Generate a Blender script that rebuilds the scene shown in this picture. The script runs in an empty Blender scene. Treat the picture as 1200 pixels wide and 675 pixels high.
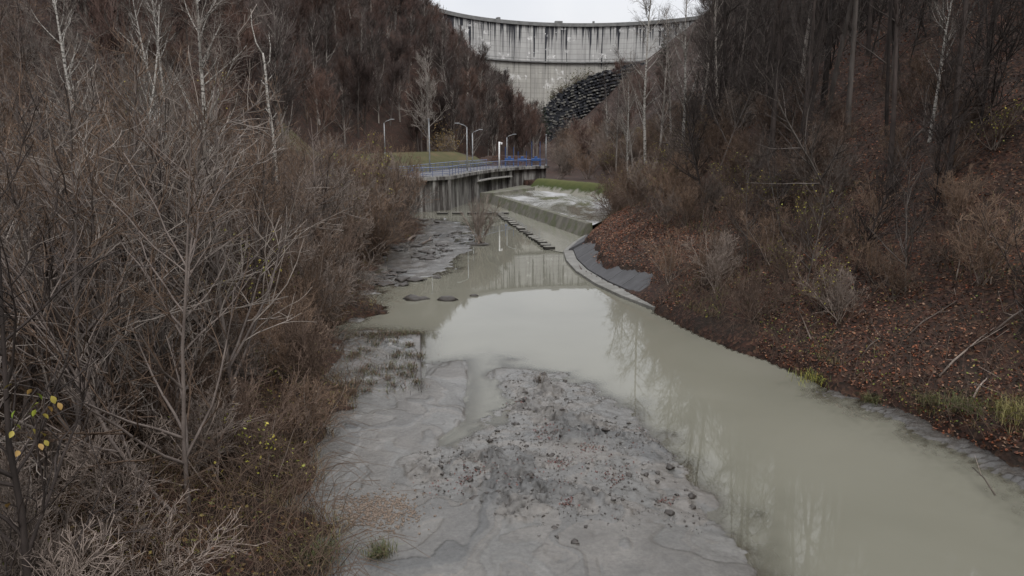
import bpy, math, random
import numpy as np
from mathutils import Vector

rng = np.random.default_rng(11)
random.seed(11)
R = math.radians
S = bpy.context.scene
COL = S.collection

# ------------------------------------------------------------------ camera
FPX, PITCH, CAMZ = 850.0, R(11.28), 8.0          # focal length in pixels of a 1200 px wide frame
cam_d = bpy.data.cameras.new('camera'); cam = bpy.data.objects.new('camera', cam_d); COL.objects.link(cam)
cam_d.sensor_width = 36.0; cam_d.lens = 36.0 * FPX / 1200.0
cam_d.clip_start = 0.1; cam_d.clip_end = 3000
cam.location = (0, 0, CAMZ); cam.rotation_euler = (R(90) - PITCH, 0, 0)
S.camera = cam

# ------------------------------------------------------------------ sky, sun, exposure (overcast)
SUN_EL, SUN_ROT = R(52), R(164)
W = bpy.data.worlds.new('World'); S.world = W; W.use_nodes = True
nt = W.node_tree; nt.nodes.clear()
sky = nt.nodes.new('ShaderNodeTexSky'); sky.sky_type = 'NISHITA'; sky.sun_disc = False
sky.sun_elevation = SUN_EL; sky.sun_rotation = SUN_ROT; sky.dust_density = 4.0; sky.air_density = 1.0
hs = nt.nodes.new('ShaderNodeHueSaturation'); hs.inputs['Saturation'].default_value = 0.25
tc = nt.nodes.new('ShaderNodeTexCoord')
nz = nt.nodes.new('ShaderNodeTexNoise'); nz.inputs['Scale'].default_value = 2.6; nz.inputs['Detail'].default_value = 5
rp = nt.nodes.new('ShaderNodeValToRGB')
rp.color_ramp.elements[0].position = 0.35; rp.color_ramp.elements[0].color = (0.72, 0.745, 0.80, 1)
rp.color_ramp.elements[1].position = 0.65; rp.color_ramp.elements[1].color = (0.93, 0.93, 0.94, 1)
mul = nt.nodes.new('ShaderNodeMixRGB'); mul.blend_type = 'MULTIPLY'; mul.inputs[0].default_value = 1.0
sxyz = nt.nodes.new('ShaderNodeSeparateXYZ'); zc = nt.nodes.new('ShaderNodeMath'); zc.operation = 'MAXIMUM'; zc.inputs[1].default_value = 0.0
law = nt.nodes.new('ShaderNodeMath'); law.operation = 'MULTIPLY_ADD'; law.inputs[1].default_value = 2 * 17.5 / 3; law.inputs[2].default_value = 17.5 / 3   # overcast law: (1 + 2 sin e) / 3
mx = nt.nodes.new('ShaderNodeMixRGB'); mx.inputs[0].default_value = 0.9
bg = nt.nodes.new('ShaderNodeBackground'); bg.inputs['Strength'].default_value = 0.1
ow = nt.nodes.new('ShaderNodeOutputWorld')
L = nt.links.new
L(sky.outputs[0], hs.inputs['Color']); L(tc.outputs['Generated'], nz.inputs['Vector']); L(nz.outputs['Fac'], rp.inputs[0])
L(tc.outputs['Generated'], sxyz.inputs[0]); L(sxyz.outputs[2], zc.inputs[0]); L(zc.outputs[0], law.inputs[0]); L(law.outputs[0], mul.inputs[2])
L(rp.outputs[0], mul.inputs[1]); L(hs.outputs[0], mx.inputs[1]); L(mul.outputs[0], mx.inputs[2])
L(mx.outputs[0], bg.inputs['Color']); L(bg.outputs[0], ow.inputs['Surface'])
sun_d = bpy.data.lights.new('sun', 'SUN'); sun_d.energy = 1.2; sun_d.angle = R(25); sun_d.color = (1.0, 0.97, 0.93)
sun = bpy.data.objects.new('sun', sun_d); COL.objects.link(sun)
sun.rotation_euler = (R(90) - SUN_EL, 0, R(180) - SUN_ROT)
S.view_settings.view_transform = 'Standard'; S.view_settings.look = 'None'
S.view_settings.exposure = 0.5; S.view_settings.gamma = 1.0; S.view_settings.use_curve_mapping = False
cy = S.cycles
cy.max_bounces = 4; cy.diffuse_bounces = 2; cy.glossy_bounces = 3; cy.transmission_bounces = 2; cy.transparent_max_bounces = 8
cy.caustics_reflective = False; cy.caustics_refractive = False
cy.use_denoising = True; cy.denoiser = 'OPENIMAGEDENOISE'; cy.denoising_input_passes = 'RGB_ALBEDO_NORMAL'; cy.denoising_prefilter = 'ACCURATE'

# ------------------------------------------------------------------ small helpers
def px_dir(X, Y):
    a = (X - 600) / FPX; b = (337.5 - Y) / FPX
    cp, sp = math.cos(PITCH), math.sin(PITCH)
    return np.array([a, cp + b * sp, -sp + b * cp])
def at_z(X, Y, z=0.0):                       # a spot read off the photograph, on the level z
    d = px_dir(X, Y); t = (z - CAMZ) / d[2]
    return np.array([d[0] * t, d[1] * t, z])
def at_y(X, Y, y):                           # a spot read off the photograph, at the distance y
    d = px_dir(X, Y); t = y / d[1]
    return np.array([d[0] * t, y, CAMZ + d[2] * t])

def vnoise(x, y, seed=0.0):
    ix, iy = np.floor(x), np.floor(y); fx, fy = x - ix, y - iy
    def h(i, j):
        v = np.sin(i * 127.1 + j * 311.7 + seed * 74.7) * 43758.5453
        return v - np.floor(v)
    ux, uy = fx * fx * (3 - 2 * fx), fy * fy * (3 - 2 * fy)
    return (h(ix, iy) * (1 - ux) + h(ix + 1, iy) * ux) * (1 - uy) + (h(ix, iy + 1) * (1 - ux) + h(ix + 1, iy + 1) * ux) * uy
def fbm(x, y, o=4, seed=0.0):
    s, a, n = 0.0, 0.5, 0.0
    for k in range(o):
        s = s + a * vnoise(x * 2 ** k, y * 2 ** k, seed + k * 3.1); n += a; a *= 0.5
    return s / n
def sstep(e0, e1, v):
    t = np.clip((v - e0) / (e1 - e0), 0, 1); return t * t * (3 - 2 * t)
def sdf(poly, x, y):                          # signed distance to a plan polygon, positive inside
    poly = np.asarray(poly, float); d = np.full(x.shape, 1e9); ins = np.zeros(x.shape, bool)
    for i in range(len(poly)):
        ax, ay = poly[i][:2]; bx_, by_ = poly[(i + 1) % len(poly)][:2]
        ex, ey = bx_ - ax, by_ - ay; L2 = ex * ex + ey * ey + 1e-12
        t = np.clip(((x - ax) * ex + (y - ay) * ey) / L2, 0, 1)
        d = np.minimum(d, np.hypot(x - ax - t * ex, y - ay - t * ey))
        c = ((ay > y) != (by_ > y)) & (x < (bx_ - ax) * (y - ay) / (by_ - ay + 1e-12) + ax)
        ins ^= c
    return np.where(ins, d, -d)

def tag(o, label=None, cat=None, group=None, kind=None):
    if label: o['label'] = label
    if cat: o['category'] = cat
    if group: o['group'] = group
    if kind: o['kind'] = kind
    return o
def np_mesh(name, V, F, mat=None, smooth=True, uv=None, col=None):
    """V (n,3), F (m,k) with one k"""
    V = np.ascontiguousarray(V, np.float32); F = np.ascontiguousarray(F, np.int32)
    me = bpy.data.meshes.new(name); k = F.shape[1]; m = F.shape[0]
    me.vertices.add(len(V)); me.vertices.foreach_set('co', V.ravel())
    me.loops.add(m * k); me.loops.foreach_set('vertex_index', F.ravel())
    me.polygons.add(m); me.polygons.foreach_set('loop_start', np.arange(0, m * k, k, dtype=np.int32))
    me.polygons.foreach_set('use_smooth', np.full(m, smooth, bool))
    if uv is not None:
        ul = me.uv_layers.new(name='UVMap'); ul.data.foreach_set('uv', np.ascontiguousarray(uv[F.ravel()], np.float32).ravel())
    if col is not None:
        ca = me.color_attributes.new('Col', 'FLOAT_COLOR', 'POINT')
        c4 = np.ones((len(V), 4), np.float32); c4[:, :3] = col; ca.data.foreach_set('color', c4.ravel())
    me.update(calc_edges=True); me.validate()
    if mat: me.materials.append(mat)
    return me
def obj(name, me, parent=None, loc=None):
    o = bpy.data.objects.new(name, me); COL.objects.link(o)
    if parent: o.parent = parent
    if loc is not None: o.location = loc
    return o
def empty(name, loc=(0, 0, 0), rz=0):
    o = bpy.data.objects.new(name, None); COL.objects.link(o); o.location = loc; o.rotation_euler = (0, 0, rz)
    o.empty_display_size = 0.3
    return o
class MB:                                     # collects boxes, prisms and tubes into ONE mesh
    def __init__(s): s.v = []; s.f = []
    def add(s, V, F):
        n = len(s.v); s.v += [tuple(p) for p in V]; s.f += [tuple(i + n for i in f) for f in F]; return s
    def box(s, c, d, rz=0.0):
        c = np.array(c, float); x, y, z = np.array(d, float) / 2; cs, sn = math.cos(rz), math.sin(rz)
        P = [(-x, -y, -z), (x, -y, -z), (x, y, -z), (-x, y, -z), (-x, -y, z), (x, -y, z), (x, y, z), (-x, y, z)]
        V = [(c[0] + p[0] * cs - p[1] * sn, c[1] + p[0] * sn + p[1] * cs, c[2] + p[2]) for p in P]
        return s.add(V, [(3, 2, 1, 0), (4, 5, 6, 7), (0, 1, 5, 4), (1, 2, 6, 5), (2, 3, 7, 6), (3, 0, 4, 7)])
    def hexa(s, P):                           # 4 bottom + 4 top points
        return s.add(P, [(3, 2, 1, 0), (4, 5, 6, 7), (0, 1, 5, 4), (1, 2, 6, 5), (2, 3, 7, 6), (3, 0, 4, 7)])
    def tube(s, pts, r, n=6):
        pts = np.array(pts, float); r = np.broadcast_to(np.array(r, float), (len(pts),))
        V, F = tubes(pts[None], r[None], n); k = len(pts)
        F = [tuple(f) for f in F]; F.append(tuple(range(n))[::-1]); F.append(tuple((k - 1) * n + i for i in range(n)))
        return s.add(V, F)
    def mesh(s, name, mat, smooth=False, bevel=0.0):
        me = bpy.data.meshes.new(name); me.from_pydata(s.v, [], s.f); me.update()
        if bevel:
            import bmesh
            b = bmesh.new(); b.from_mesh(me)
            bmesh.ops.bevel(b, geom=list(b.edges), offset=bevel, segments=1, affect='EDGES'); b.to_mesh(me); b.free()
        if smooth: me.polygons.foreach_set('use_smooth', [True] * len(me.polygons))
        me.materials.append(mat); return me
    def build(s, name, mat, parent=None, smooth=False, bevel=0.0):
        return obj(name, s.mesh(name, mat, smooth, bevel), parent)

def unit(v): return v / (np.linalg.norm(v, axis=-1, keepdims=True) + 1e-9)
def frames(T):
    m = unit(T.mean(axis=1)) if T.ndim == 3 else T
    a = np.where(np.abs(m[:, 2:3]) < 0.9, np.array([[0, 0, 1.0]]), np.array([[1.0, 0, 0]]))
    if T.ndim == 3: a = a[:, None, :] + np.zeros_like(T)
    U = unit(np.cross(T, a)); return U, np.cross(T, U)
def tubes(P, Rr, k):                          # P (B,n,3), Rr (B,n) -> quads
    B, n, _ = P.shape
    T = unit(np.gradient(P, axis=1)); U, Vv = frames(T)
    an = np.arange(k) * 2 * math.pi / k
    ring = P[:, :, None, :] + Rr[:, :, None, None] * (np.cos(an)[None, None, :, None] * U[:, :, None, :] + np.sin(an)[None, None, :, None] * Vv[:, :, None, :])
    V = ring.reshape(-1, 3)
    b = np.arange(B)[:, None, None] * n * k; i = np.arange(n - 1)[None, :, None] * k; j = np.arange(k)[None, None, :]; j2 = (j + 1) % k
    F = np.stack([b + i + j, b + i + j2, b + i + k + j2, b + i + k + j], -1).reshape(-1, 4)
    return V, F
def join(parts):
    vs, fs, n = [], [], 0
    for V, F in parts:
        vs.append(V); fs.append(F + n); n += len(V)
    return np.concatenate(vs), np.concatenate(fs)

# ------------------------------------------------------------------ materials
class NT:
    def __init__(s, name):
        s.m = bpy.data.materials.new(name); s.m.use_nodes = True; s.t = s.m.node_tree; s.t.nodes.clear()
        s.out = s.n('ShaderNodeOutputMaterial'); s.b = s.n('ShaderNodeBsdfPrincipled'); s.l(s.b.outputs[0], s.out.inputs[0])
    def n(s, ty, **kw):
        x = s.t.nodes.new(ty)
        for k, v in kw.items():
            if k[0] == 'i': x.inputs[int(k[1:]) if k[1:].isdigit() else k[1:]].default_value = v
            else: setattr(x, k, v)
        return x
    def l(s, a, b): s.t.links.new(a, b)
    def coord(s, what='Object', scale=(1, 1, 1)):
        c = s.n('ShaderNodeTexCoord'); m = s.n('ShaderNodeMapping'); m.inputs['Scale'].default_value = scale
        s.l(c.outputs[what], m.inputs[0]); return m.outputs[0]
    def world(s, scale=(1, 1, 1)):
        c = s.n('ShaderNodeNewGeometry'); m = s.n('ShaderNodeMapping'); m.inputs['Scale'].default_value = scale
        s.l(c.outputs['Position'], m.inputs[0]); return m.outputs[0]
    def noise(s, vec, scale, detail=4, rough=0.6, dist=0.0):
        x = s.n('ShaderNodeTexNoise'); x.inputs['Scale'].default_value = scale; x.inputs['Detail'].default_value = detail
        x.inputs['Roughness'].default_value = rough; x.inputs['Distortion'].default_value = dist; s.l(vec, x.inputs['Vector']); return x.outputs['Fac']
    def ramp(s, fac, stops, mode='LINEAR'):
        r = s.n('ShaderNodeValToRGB'); r.color_ramp.interpolation = mode; e = r.color_ramp.elements
        while len(e) < len(stops): e.new(0.5)
        for q, (p, c) in zip(e, stops):
            q.position = p; q.color = (*c, 1) if not isinstance(c, (int, float)) else (c, c, c, 1)
        s.l(fac, r.inputs[0]); return r.outputs[0]
    def mix(s, fac, a, b, mode='MIX'):
        m = s.n('ShaderNodeMixRGB', blend_type=mode)
        for v, i in ((fac, 0), (a, 1), (b, 2)):
            if isinstance(v, (int, float)): m.inputs[i].default_value = v if i == 0 else (v, v, v, 1)
            elif isinstance(v, tuple): m.inputs[i].default_value = (*v, 1)
            else: s.l(v, m.inputs[i])
        return m.outputs[0]
    def math(s, op, a, b=0.0):
        m = s.n('ShaderNodeMath', operation=op)
        for v, i in ((a, 0), (b, 1)):
            if isinstance(v, (int, float)): m.inputs[i].default_value = v
            else: s.l(v, m.inputs[i])
        return m.outputs[0]
    def bump(s, h, strength=0.3, dist=0.02):
        b = s.n('ShaderNodeBump'); b.inputs['Strength'].default_value = strength; b.inputs['Distance'].default_value = dist
        s.l(h, b.inputs['Height']); s.l(b.outputs[0], s.b.inputs['Normal'])
    def fin(s, col=None, rough=None, spec=None, metal=None):
        for v, k in ((col, 'Base Color'), (rough, 'Roughness'), (spec, 'Specular IOR Level'), (metal, 'Metallic')):
            if v is None: continue
            if isinstance(v, tuple): s.b.inputs[k].default_value = (*v, 1)
            elif isinstance(v, (int, float)): s.b.inputs[k].default_value = v
            else: s.l(v, s.b.inputs[k])
        return s.m

def bark(name, c1, c2, scale=3.0, var=0.45):
    t = NT(name); f = t.noise(t.coord('Object', (1, 1, .35)), scale, 4)
    c = t.ramp(f, [(.3, c1), (.7, c2)])
    oi = t.n('ShaderNodeObjectInfo'); k = t.ramp(oi.outputs['Random'], [(0, 1 - var), (1, 1 + var)])
    return t.fin(t.mix(1.0, c, k, 'MULTIPLY'), 0.85, 0.2)
def birch(name):
    t = NT(name); v = t.coord('Object', (1, 1, 1))
    f = t.noise(t.coord('Object', (3, 3, 9)), 1.3, 4, .65)
    c = t.ramp(f, [(.0, (.02, .018, .016)), (.40, (.05, .045, .04)), (.47, (.34, .32, .29)), (.8, (.44, .42, .39))])
    return t.fin(c, 0.7, 0.3)
def concrete(name, base, dark, streak=0.5, rough=0.8, moss=None):
    t = NT(name); w = t.world()
    f = t.noise(w, 1.3, 6, .65); s = t.noise(t.world((.75, .75, .09)), 1.2, 6, .72)
    c = t.ramp(f, [(.3, tuple(x * .75 for x in base)), (.7, base)])
    c = t.mix(t.ramp(s, [(.40, 0.0), (.56, streak)]), c, dark)
    if moss:
        m = t.noise(w, .9, 5, .7); c = t.mix(t.ramp(m, [(.48, 0.0), (.62, .8)]), c, moss)
    t.bump(t.noise(w, 9, 5, .7), .35, .03); return t.fin(c, rough, .4)
def plain(name, c, rough=.5, metal=0.0, var=.25, scale=4):
    t = NT(name); f = t.noise(t.world(), scale, 5, .7)
    return t.fin(t.ramp(f, [(.3, tuple(x * (1 - var) for x in c)), (.7, tuple(x * (1 + var) for x in c))]), rough, .5, metal)

M = {}
M['thicket'] = bark('thicket_bark', (.105, .088, .076), (.250, .216, .190), 3, .35)
M['thicket_t'] = bark('thicket_trunk_bark', (.065, .052, .046), (.15, .125, .112))
M['thicket_b'] = bark('thicket_brown_bark', (.085, .055, .038), (.21, .145, .105))
M['thicket_c'] = bark('thicket_dark_bark', (.035, .028, .025), (.085, .068, .060))
M['shrub'] = bark('shrub_bark', (.092, .072, .060), (.235, .192, .165), 3, .5)
M['wood'] = bark('woodland_bark', (.020, .016, .0145), (.062, .049, .044))
M['hill'] = bark('hillside_twigs', (.060, .036, .030), (.135, .090, .076), 1.0, .5)
M['hill_grey'] = bark('hillside_grey_twigs', (.060, .047, .042), (.135, .110, .100), 1.0, .4)
M['hill_dark'] = bark('hillside_dark_twigs', (.030, .021, .019), (.080, .058, .052), 1.0, .4)
M['hill_rust'] = bark('hillside_rust_twigs', (.068, .042, .033), (.140, .088, .070), 1.0, .4)
M['hill_trunk'] = bark('hillside_trunk', (.05, .04, .035), (.12, .10, .09), 1.0, .4)
M['pale'] = bark('pale_bark', (.16, .14, .125), (.33, .30, .27), 2, .25)
M['birch'] = birch('birch_bark')
M['brush'] = bark('brown_brush', (.075, .050, .038), (.16, .115, .090), 2, .3)
def leafmat():
    t = NT('leaf_blade'); a = t.n('ShaderNodeVertexColor', layer_name='Col')
    return t.fin(a.outputs[0], .6, .3)
M['leaf'] = leafmat()

def groundmat():
    t = NT('leaf_litter_ground'); w = t.world()
    v = t.n('ShaderNodeTexVoronoi'); v.inputs['Scale'].default_value = 9; t.l(w, v.inputs['Vector'])
    sep = t.n('ShaderNodeSeparateColor'); t.l(v.outputs['Color'], sep.inputs[0])
    lf = t.ramp(sep.outputs[0], [(0, (.010, .006, .004)), (.45, (.030, .013, .009)), (.8, (.060, .026, .017)), (1, (.09, .05, .03))])
    soil = t.ramp(t.noise(w, .35, 6, .7), [(.35, (.012, .009, .007)), (.65, (.032, .023, .017))])
    c = t.mix(t.ramp(t.noise(w, .8, 4), [(.35, .25), (.6, .85)]), soil, lf)
    t.bump(t.mix(.5, v.outputs['Distance'], t.noise(w, 14, 4)), .8, .05)
    return t.fin(c, .85, .25)
M['ground'] = groundmat()
def mudmat():
    # Col.r = dark tone (organic clods, pits, cracks), Col.g = which flow lobe (grey / pinkish / pale silt), Col.b = wetness
    t = NT('wet_silt'); w = t.world(); at = t.n('ShaderNodeVertexColor', layer_name='Col'); sp = t.n('ShaderNodeSeparateColor'); t.l(at.outputs[0], sp.inputs[0])
    mid = t.noise(w, 1.1, 6, .6, .8); fine = t.noise(w, 11, 6, .7); vf = t.noise(w, 45, 4, .7)
    c = t.ramp(sp.outputs[1], [(.0, (.066, .066, .065)), (.3, (.094, .091, .086)), (.55, (.122, .111, .099)), (.75, (.098, .095, .089)), (1.0, (.162, .154, .142))])
    c = t.mix(.6, c, t.ramp(mid, [(.3, .6), (.7, 1.3)]), 'MULTIPLY')
    c = t.mix(.6, c, t.ramp(fine, [(.3, .6), (.7, 1.3)]), 'MULTIPLY')
    k = t.math('MULTIPLY', sp.outputs[0], t.ramp(vf, [(.35, 1.0), (.62, .45)]))
    c = t.mix(k, c, (.026, .021, .018))
    rr = t.math('ADD', t.math('MULTIPLY', t.math('SUBTRACT', 1.0, sp.outputs[2]), .40), t.math('MULTIPLY', fine, .10))
    t.bump(t.mix(.6, fine, vf), .55, .03)
    return t.fin(c, rr, .5)
M['mud'] = mudmat()
def watermat():
    t = NT('silty_water'); w = t.world()
    c = t.ramp(t.noise(w, .12, 4, .5, .6), [(.3, (.142, .138, .110)), (.7, (.172, .167, .136))])
    t.b.inputs['IOR'].default_value = 1.33
    bp = t.n('ShaderNodeBump'); bp.inputs['Strength'].default_value = .04; bp.inputs['Distance'].default_value = .02
    t.l(t.noise(t.world((1, .4, 1)), 1.3, 4, .6), bp.inputs['Height']); t.l(bp.outputs[0], t.b.inputs['Normal'])
    m = t.fin(c, .015, .5)
    # over a few centimetres of depth the silt below shows through
    fr = t.n('ShaderNodeFresnel', iIOR=1.33); tr = t.n('ShaderNodeBsdfTransparent'); gl = t.n('ShaderNodeBsdfGlossy', iRoughness=.015)
    tr.inputs[0].default_value = (.80, .77, .68, 1)
    t.l(bp.outputs[0], fr.inputs['Normal']); t.l(bp.outputs[0], gl.inputs['Normal'])
    m1 = t.n('ShaderNodeMixShader'); t.l(fr.outputs[0], m1.inputs[0]); t.l(tr.outputs[0], m1.inputs[1]); t.l(gl.outputs[0], m1.inputs[2])
    at = t.n('ShaderNodeVertexColor', layer_name='Col'); sp = t.n('ShaderNodeSeparateColor'); t.l(at.outputs[0], sp.inputs[0])
    m2 = t.n('ShaderNodeMixShader'); t.l(sp.outputs[0], m2.inputs[0]); t.l(t.b.outputs[0], m2.inputs[1]); t.l(m1.outputs[0], m2.inputs[2]); t.l(m2.outputs[0], t.out.inputs[0])
    return m
M['water'] = watermat()
def poolmat():
    t = NT('basin_water'); w = t.world()
    f = t.noise(t.world((.22, .07, 1)), 1.0, 5, .62, .8)
    c = t.ramp(f, [(.42, (.15, .145, .12)), (.54, (.20, .195, .18)), (.66, (.34, .34, .35))])
    t.bump(t.noise(w, 2.0, 4), .1, .03)
    return t.fin(c, t.ramp(f, [(.4, .06), (.6, .45)]), .5)
M['pool'] = poolmat()
def dammat():
    t = NT('dam_concrete'); uvn = t.n('ShaderNodeTexCoord'); sep = t.n('ShaderNodeSeparateXYZ'); t.l(uvn.outputs['UV'], sep.inputs[0])
    u, v = sep.outputs[0], sep.outputs[1]
    def mp(sx, sy, loc=(0, 0, 0)):
        m = t.n('ShaderNodeMapping'); m.inputs['Scale'].default_value = (sx, sy, 1); m.inputs['Location'].default_value = loc
        t.l(uvn.outputs['UV'], m.inputs[0]); return m.outputs[0]
    base = t.ramp(t.noise(mp(.06, .06), 1, 6, .65), [(.3, (.37, .365, .355)), (.7, (.48, .475, .46))])
    low = t.math('LESS_THAN', v, 45.0)
    base = t.mix(t.math('MULTIPLY', low, .75), base, t.ramp(t.noise(mp(.10, .05, (7, 3, 0)), 1, 6, .65), [(.3, (.33, .315, .280)), (.7, (.45, .435, .39))]))
    # lift joints and block joints
    br = t.n('ShaderNodeTexBrick'); br.offset = 0.0; br.inputs['Scale'].default_value = 1.0; br.inputs['Brick Width'].default_value = 8.0; br.inputs['Row Height'].default_value = 2.2
    br.inputs['Mortar Size'].default_value = .17; br.inputs['Color1'].default_value = (1, 1, 1, 1); br.inputs['Color2'].default_value = (.80, .80, .81, 1); br.inputs['Mortar'].default_value = (.58, .58, .58, 1)
    t.l(uvn.outputs['UV'], br.inputs['Vector']); base = t.mix(.55, base, br.outputs[0], 'MULTIPLY')
    # soft vertical weathering
    sv = t.noise(mp(.75, .035), 1, 5, .7); base = t.mix(t.ramp(sv, [(.40, .40), (.54, 0.0)]), base, (.17, .165, .16))
    # black run-off from the crest: the lower down, the fewer
    dep = t.math('DIVIDE', t.math('SUBTRACT', 61.0, v), 17.0)
    s1 = t.noise(mp(.55, .010, (3, 0, 0)), 1, 3, .8)
    k = t.math('SUBTRACT', s1, t.math('ADD', t.math('MULTIPLY', t.math('POWER', t.math('MAXIMUM', dep, 0.0), .6),   .15), .452))
    base = t.mix(t.ramp(k, [(.0, 0.0), (.022, .96)]), base, (.018, .019, .026))
    # lime bloom below the lifts
    wb = t.n('ShaderNodeTexVoronoi'); wb.distance = 'CHEBYCHEV'; wb.inputs['Scale'].default_value = 1.0; t.l(mp(.22, .45), wb.inputs['Vector'])
    ws = t.n('ShaderNodeSeparateColor'); t.l(wb.outputs['Color'], ws.inputs[0])
    on = t.math('GREATER_THAN', ws.outputs[0], .86)
    wl = t.math('MULTIPLY', on, t.ramp(t.noise(mp(.5, .3), 1, 6, .75), [(.50, 0.0), (.60, .85)]))
    base = t.mix(wl, base, (.72, .71, .70))
    return t.fin(base, .85, .3)
M['dam'] = dammat()
M['dam_dark'] = plain('dam_crest_concrete', (.15, .15, .147), .85, 0, .4, .4)
M['conc'] = concrete('weathered_concrete', (.33, .32, .30), (.040, .033, .030), .95)
M['conc_moss'] = concrete('mossy_concrete', (.155, .145, .120), (.060, .055, .045), .6, .85, (.065, .075, .030))
M['conc_pale'] = concrete('pale_concrete', (.36, .35, .33), (.20, .19, .175), .4)
M['kerb'] = concrete('silted_kerb', (.21, .205, .19), (.10, .095, .085), .6)
M['slab'] = concrete('dark_slab', (.075, .074, .078), (.035, .034, .036), .5, .75)
M['apron'] = plain('wet_apron', (.20, .194, .160), .12, 0, .08, .3)
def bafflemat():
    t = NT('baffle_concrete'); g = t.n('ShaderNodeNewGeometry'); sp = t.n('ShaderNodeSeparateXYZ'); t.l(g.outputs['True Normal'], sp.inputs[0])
    top = t.ramp(t.noise(t.world(), 2.0, 4), [(.3, (.09, .086, .072)), (.7, (.18, .17, .148))])   # face normal picks the colour: paler tops, near-black sides
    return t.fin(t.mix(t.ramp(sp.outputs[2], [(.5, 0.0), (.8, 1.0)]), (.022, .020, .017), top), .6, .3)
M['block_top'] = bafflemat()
M['steel'] = plain('galvanised_steel', (.30, .31, .32), .55, .4)
M['white'] = plain('white_paint', (.68, .68, .68), .4)
M['blue'] = plain('blue_paint', (.018, .065, .20), .6)
M['rail'] = plain('rail_paint', (.075, .095, .18), .6)
M['railtop'] = plain('rail_top_paint', (.16, .20, .33), .5)
M['deck'] = plain('deck_asphalt', (.10, .10, .11), .8)
M['siltlump'] = plain('silt_lump', (.115, .108, .102), .45, 0, .35, 10)
M['clod'] = plain('wet_earth', (.034, .028, .024), .6, 0, .6, 14)
M['moss'] = plain('moss', (.085, .105, .022), .95, 0, .5, 2)
M['wire'] = plain('rusty_wire', (.06, .05, .045), .7)
def lawn():
    t = NT('lawn'); f = t.noise(t.world(), .25, 6, .7)
    return t.fin(t.ramp(f, [(.3, (.042, .043, .020)), (.5, (.070, .066, .034)), (.7, (.105, .078, .045))]), .95, .1)
M['lawn'] = lawn()
def rockmat():
    t = NT('black_rock'); w = t.world()
    return t.fin(t.ramp(t.noise(w, .8, 5, .7), [(.35, (.010, .011, .015)), (.7, (.040, .042, .050))]), .7, .4)
M['rock'] = rockmat()

# ------------------------------------------------------------------ the lie of the land
def ip(y, tab): return np.interp(y, [a for a, b in tab], [b for a, b in tab])
XR = [(-60, 19), (5, 15.2), (12, 14.0), (16.2, 12.8), (22.5, 10.8), (31, 7.7), (36, 6.5), (41, 5.2), (45.5, 4.1), (54, 4.0), (64, 6.6), (75, 9.2), (90, 12), (110, 14), (130, 15), (170, 17), (230, 18), (270, 13), (300, 13), (345, 30), (420, 30)]
XL = [(-60, -4), (12, -3.9), (19.7, -4.9), (28.9, -6.6), (39.4, -8.2), (52, -8.5), (74, -9.5), (84.4, -13), (88.6, -7.5), (97, -6.2), (109, -3.2), (119, 1.4), (124, 5.5), (170, 6), (230, 9), (300, 4), (420, -10)]
XF = [(-60, -26), (40, -24), (80, -27), (110, -24), (130, -17), (150, -8), (170, 1), (200, 5), (250, 8), (300, 3), (345, -10), (420, -10)]
ZF = [(-60, -.8), (100, -.8), (150, 2.4), (200, 4.5), (280, 8.5), (340, 12), (420, 12)]
DECK = [(-30, 80.5), (-18, 82.5), (-11.8, 84.5), (-7.6, 88.8), (-6.2, 97), (-3.2, 109), (1.4, 119), (6, 124)]
def deck_z(y): return np.interp(y, [84, 124], [4.1, 4.32])
BANKL = ((4.6, 114.0), (13.5, 97.0))          # top line of the grassed cross bank behind the basin
def xlw(y):                                    # the ragged edge of the low bank
    y = np.asarray(y, float)
    return ip(y, XL) + (y < 77) * (2.4 * (vnoise(y * .23, y * 0, 61.) - .5) + 1.5 * (vnoise(y * .8, y * 0, 62.) - .5) + .6 * (vnoise(y * 2.3, y * 0, 65.) - .5))
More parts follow.
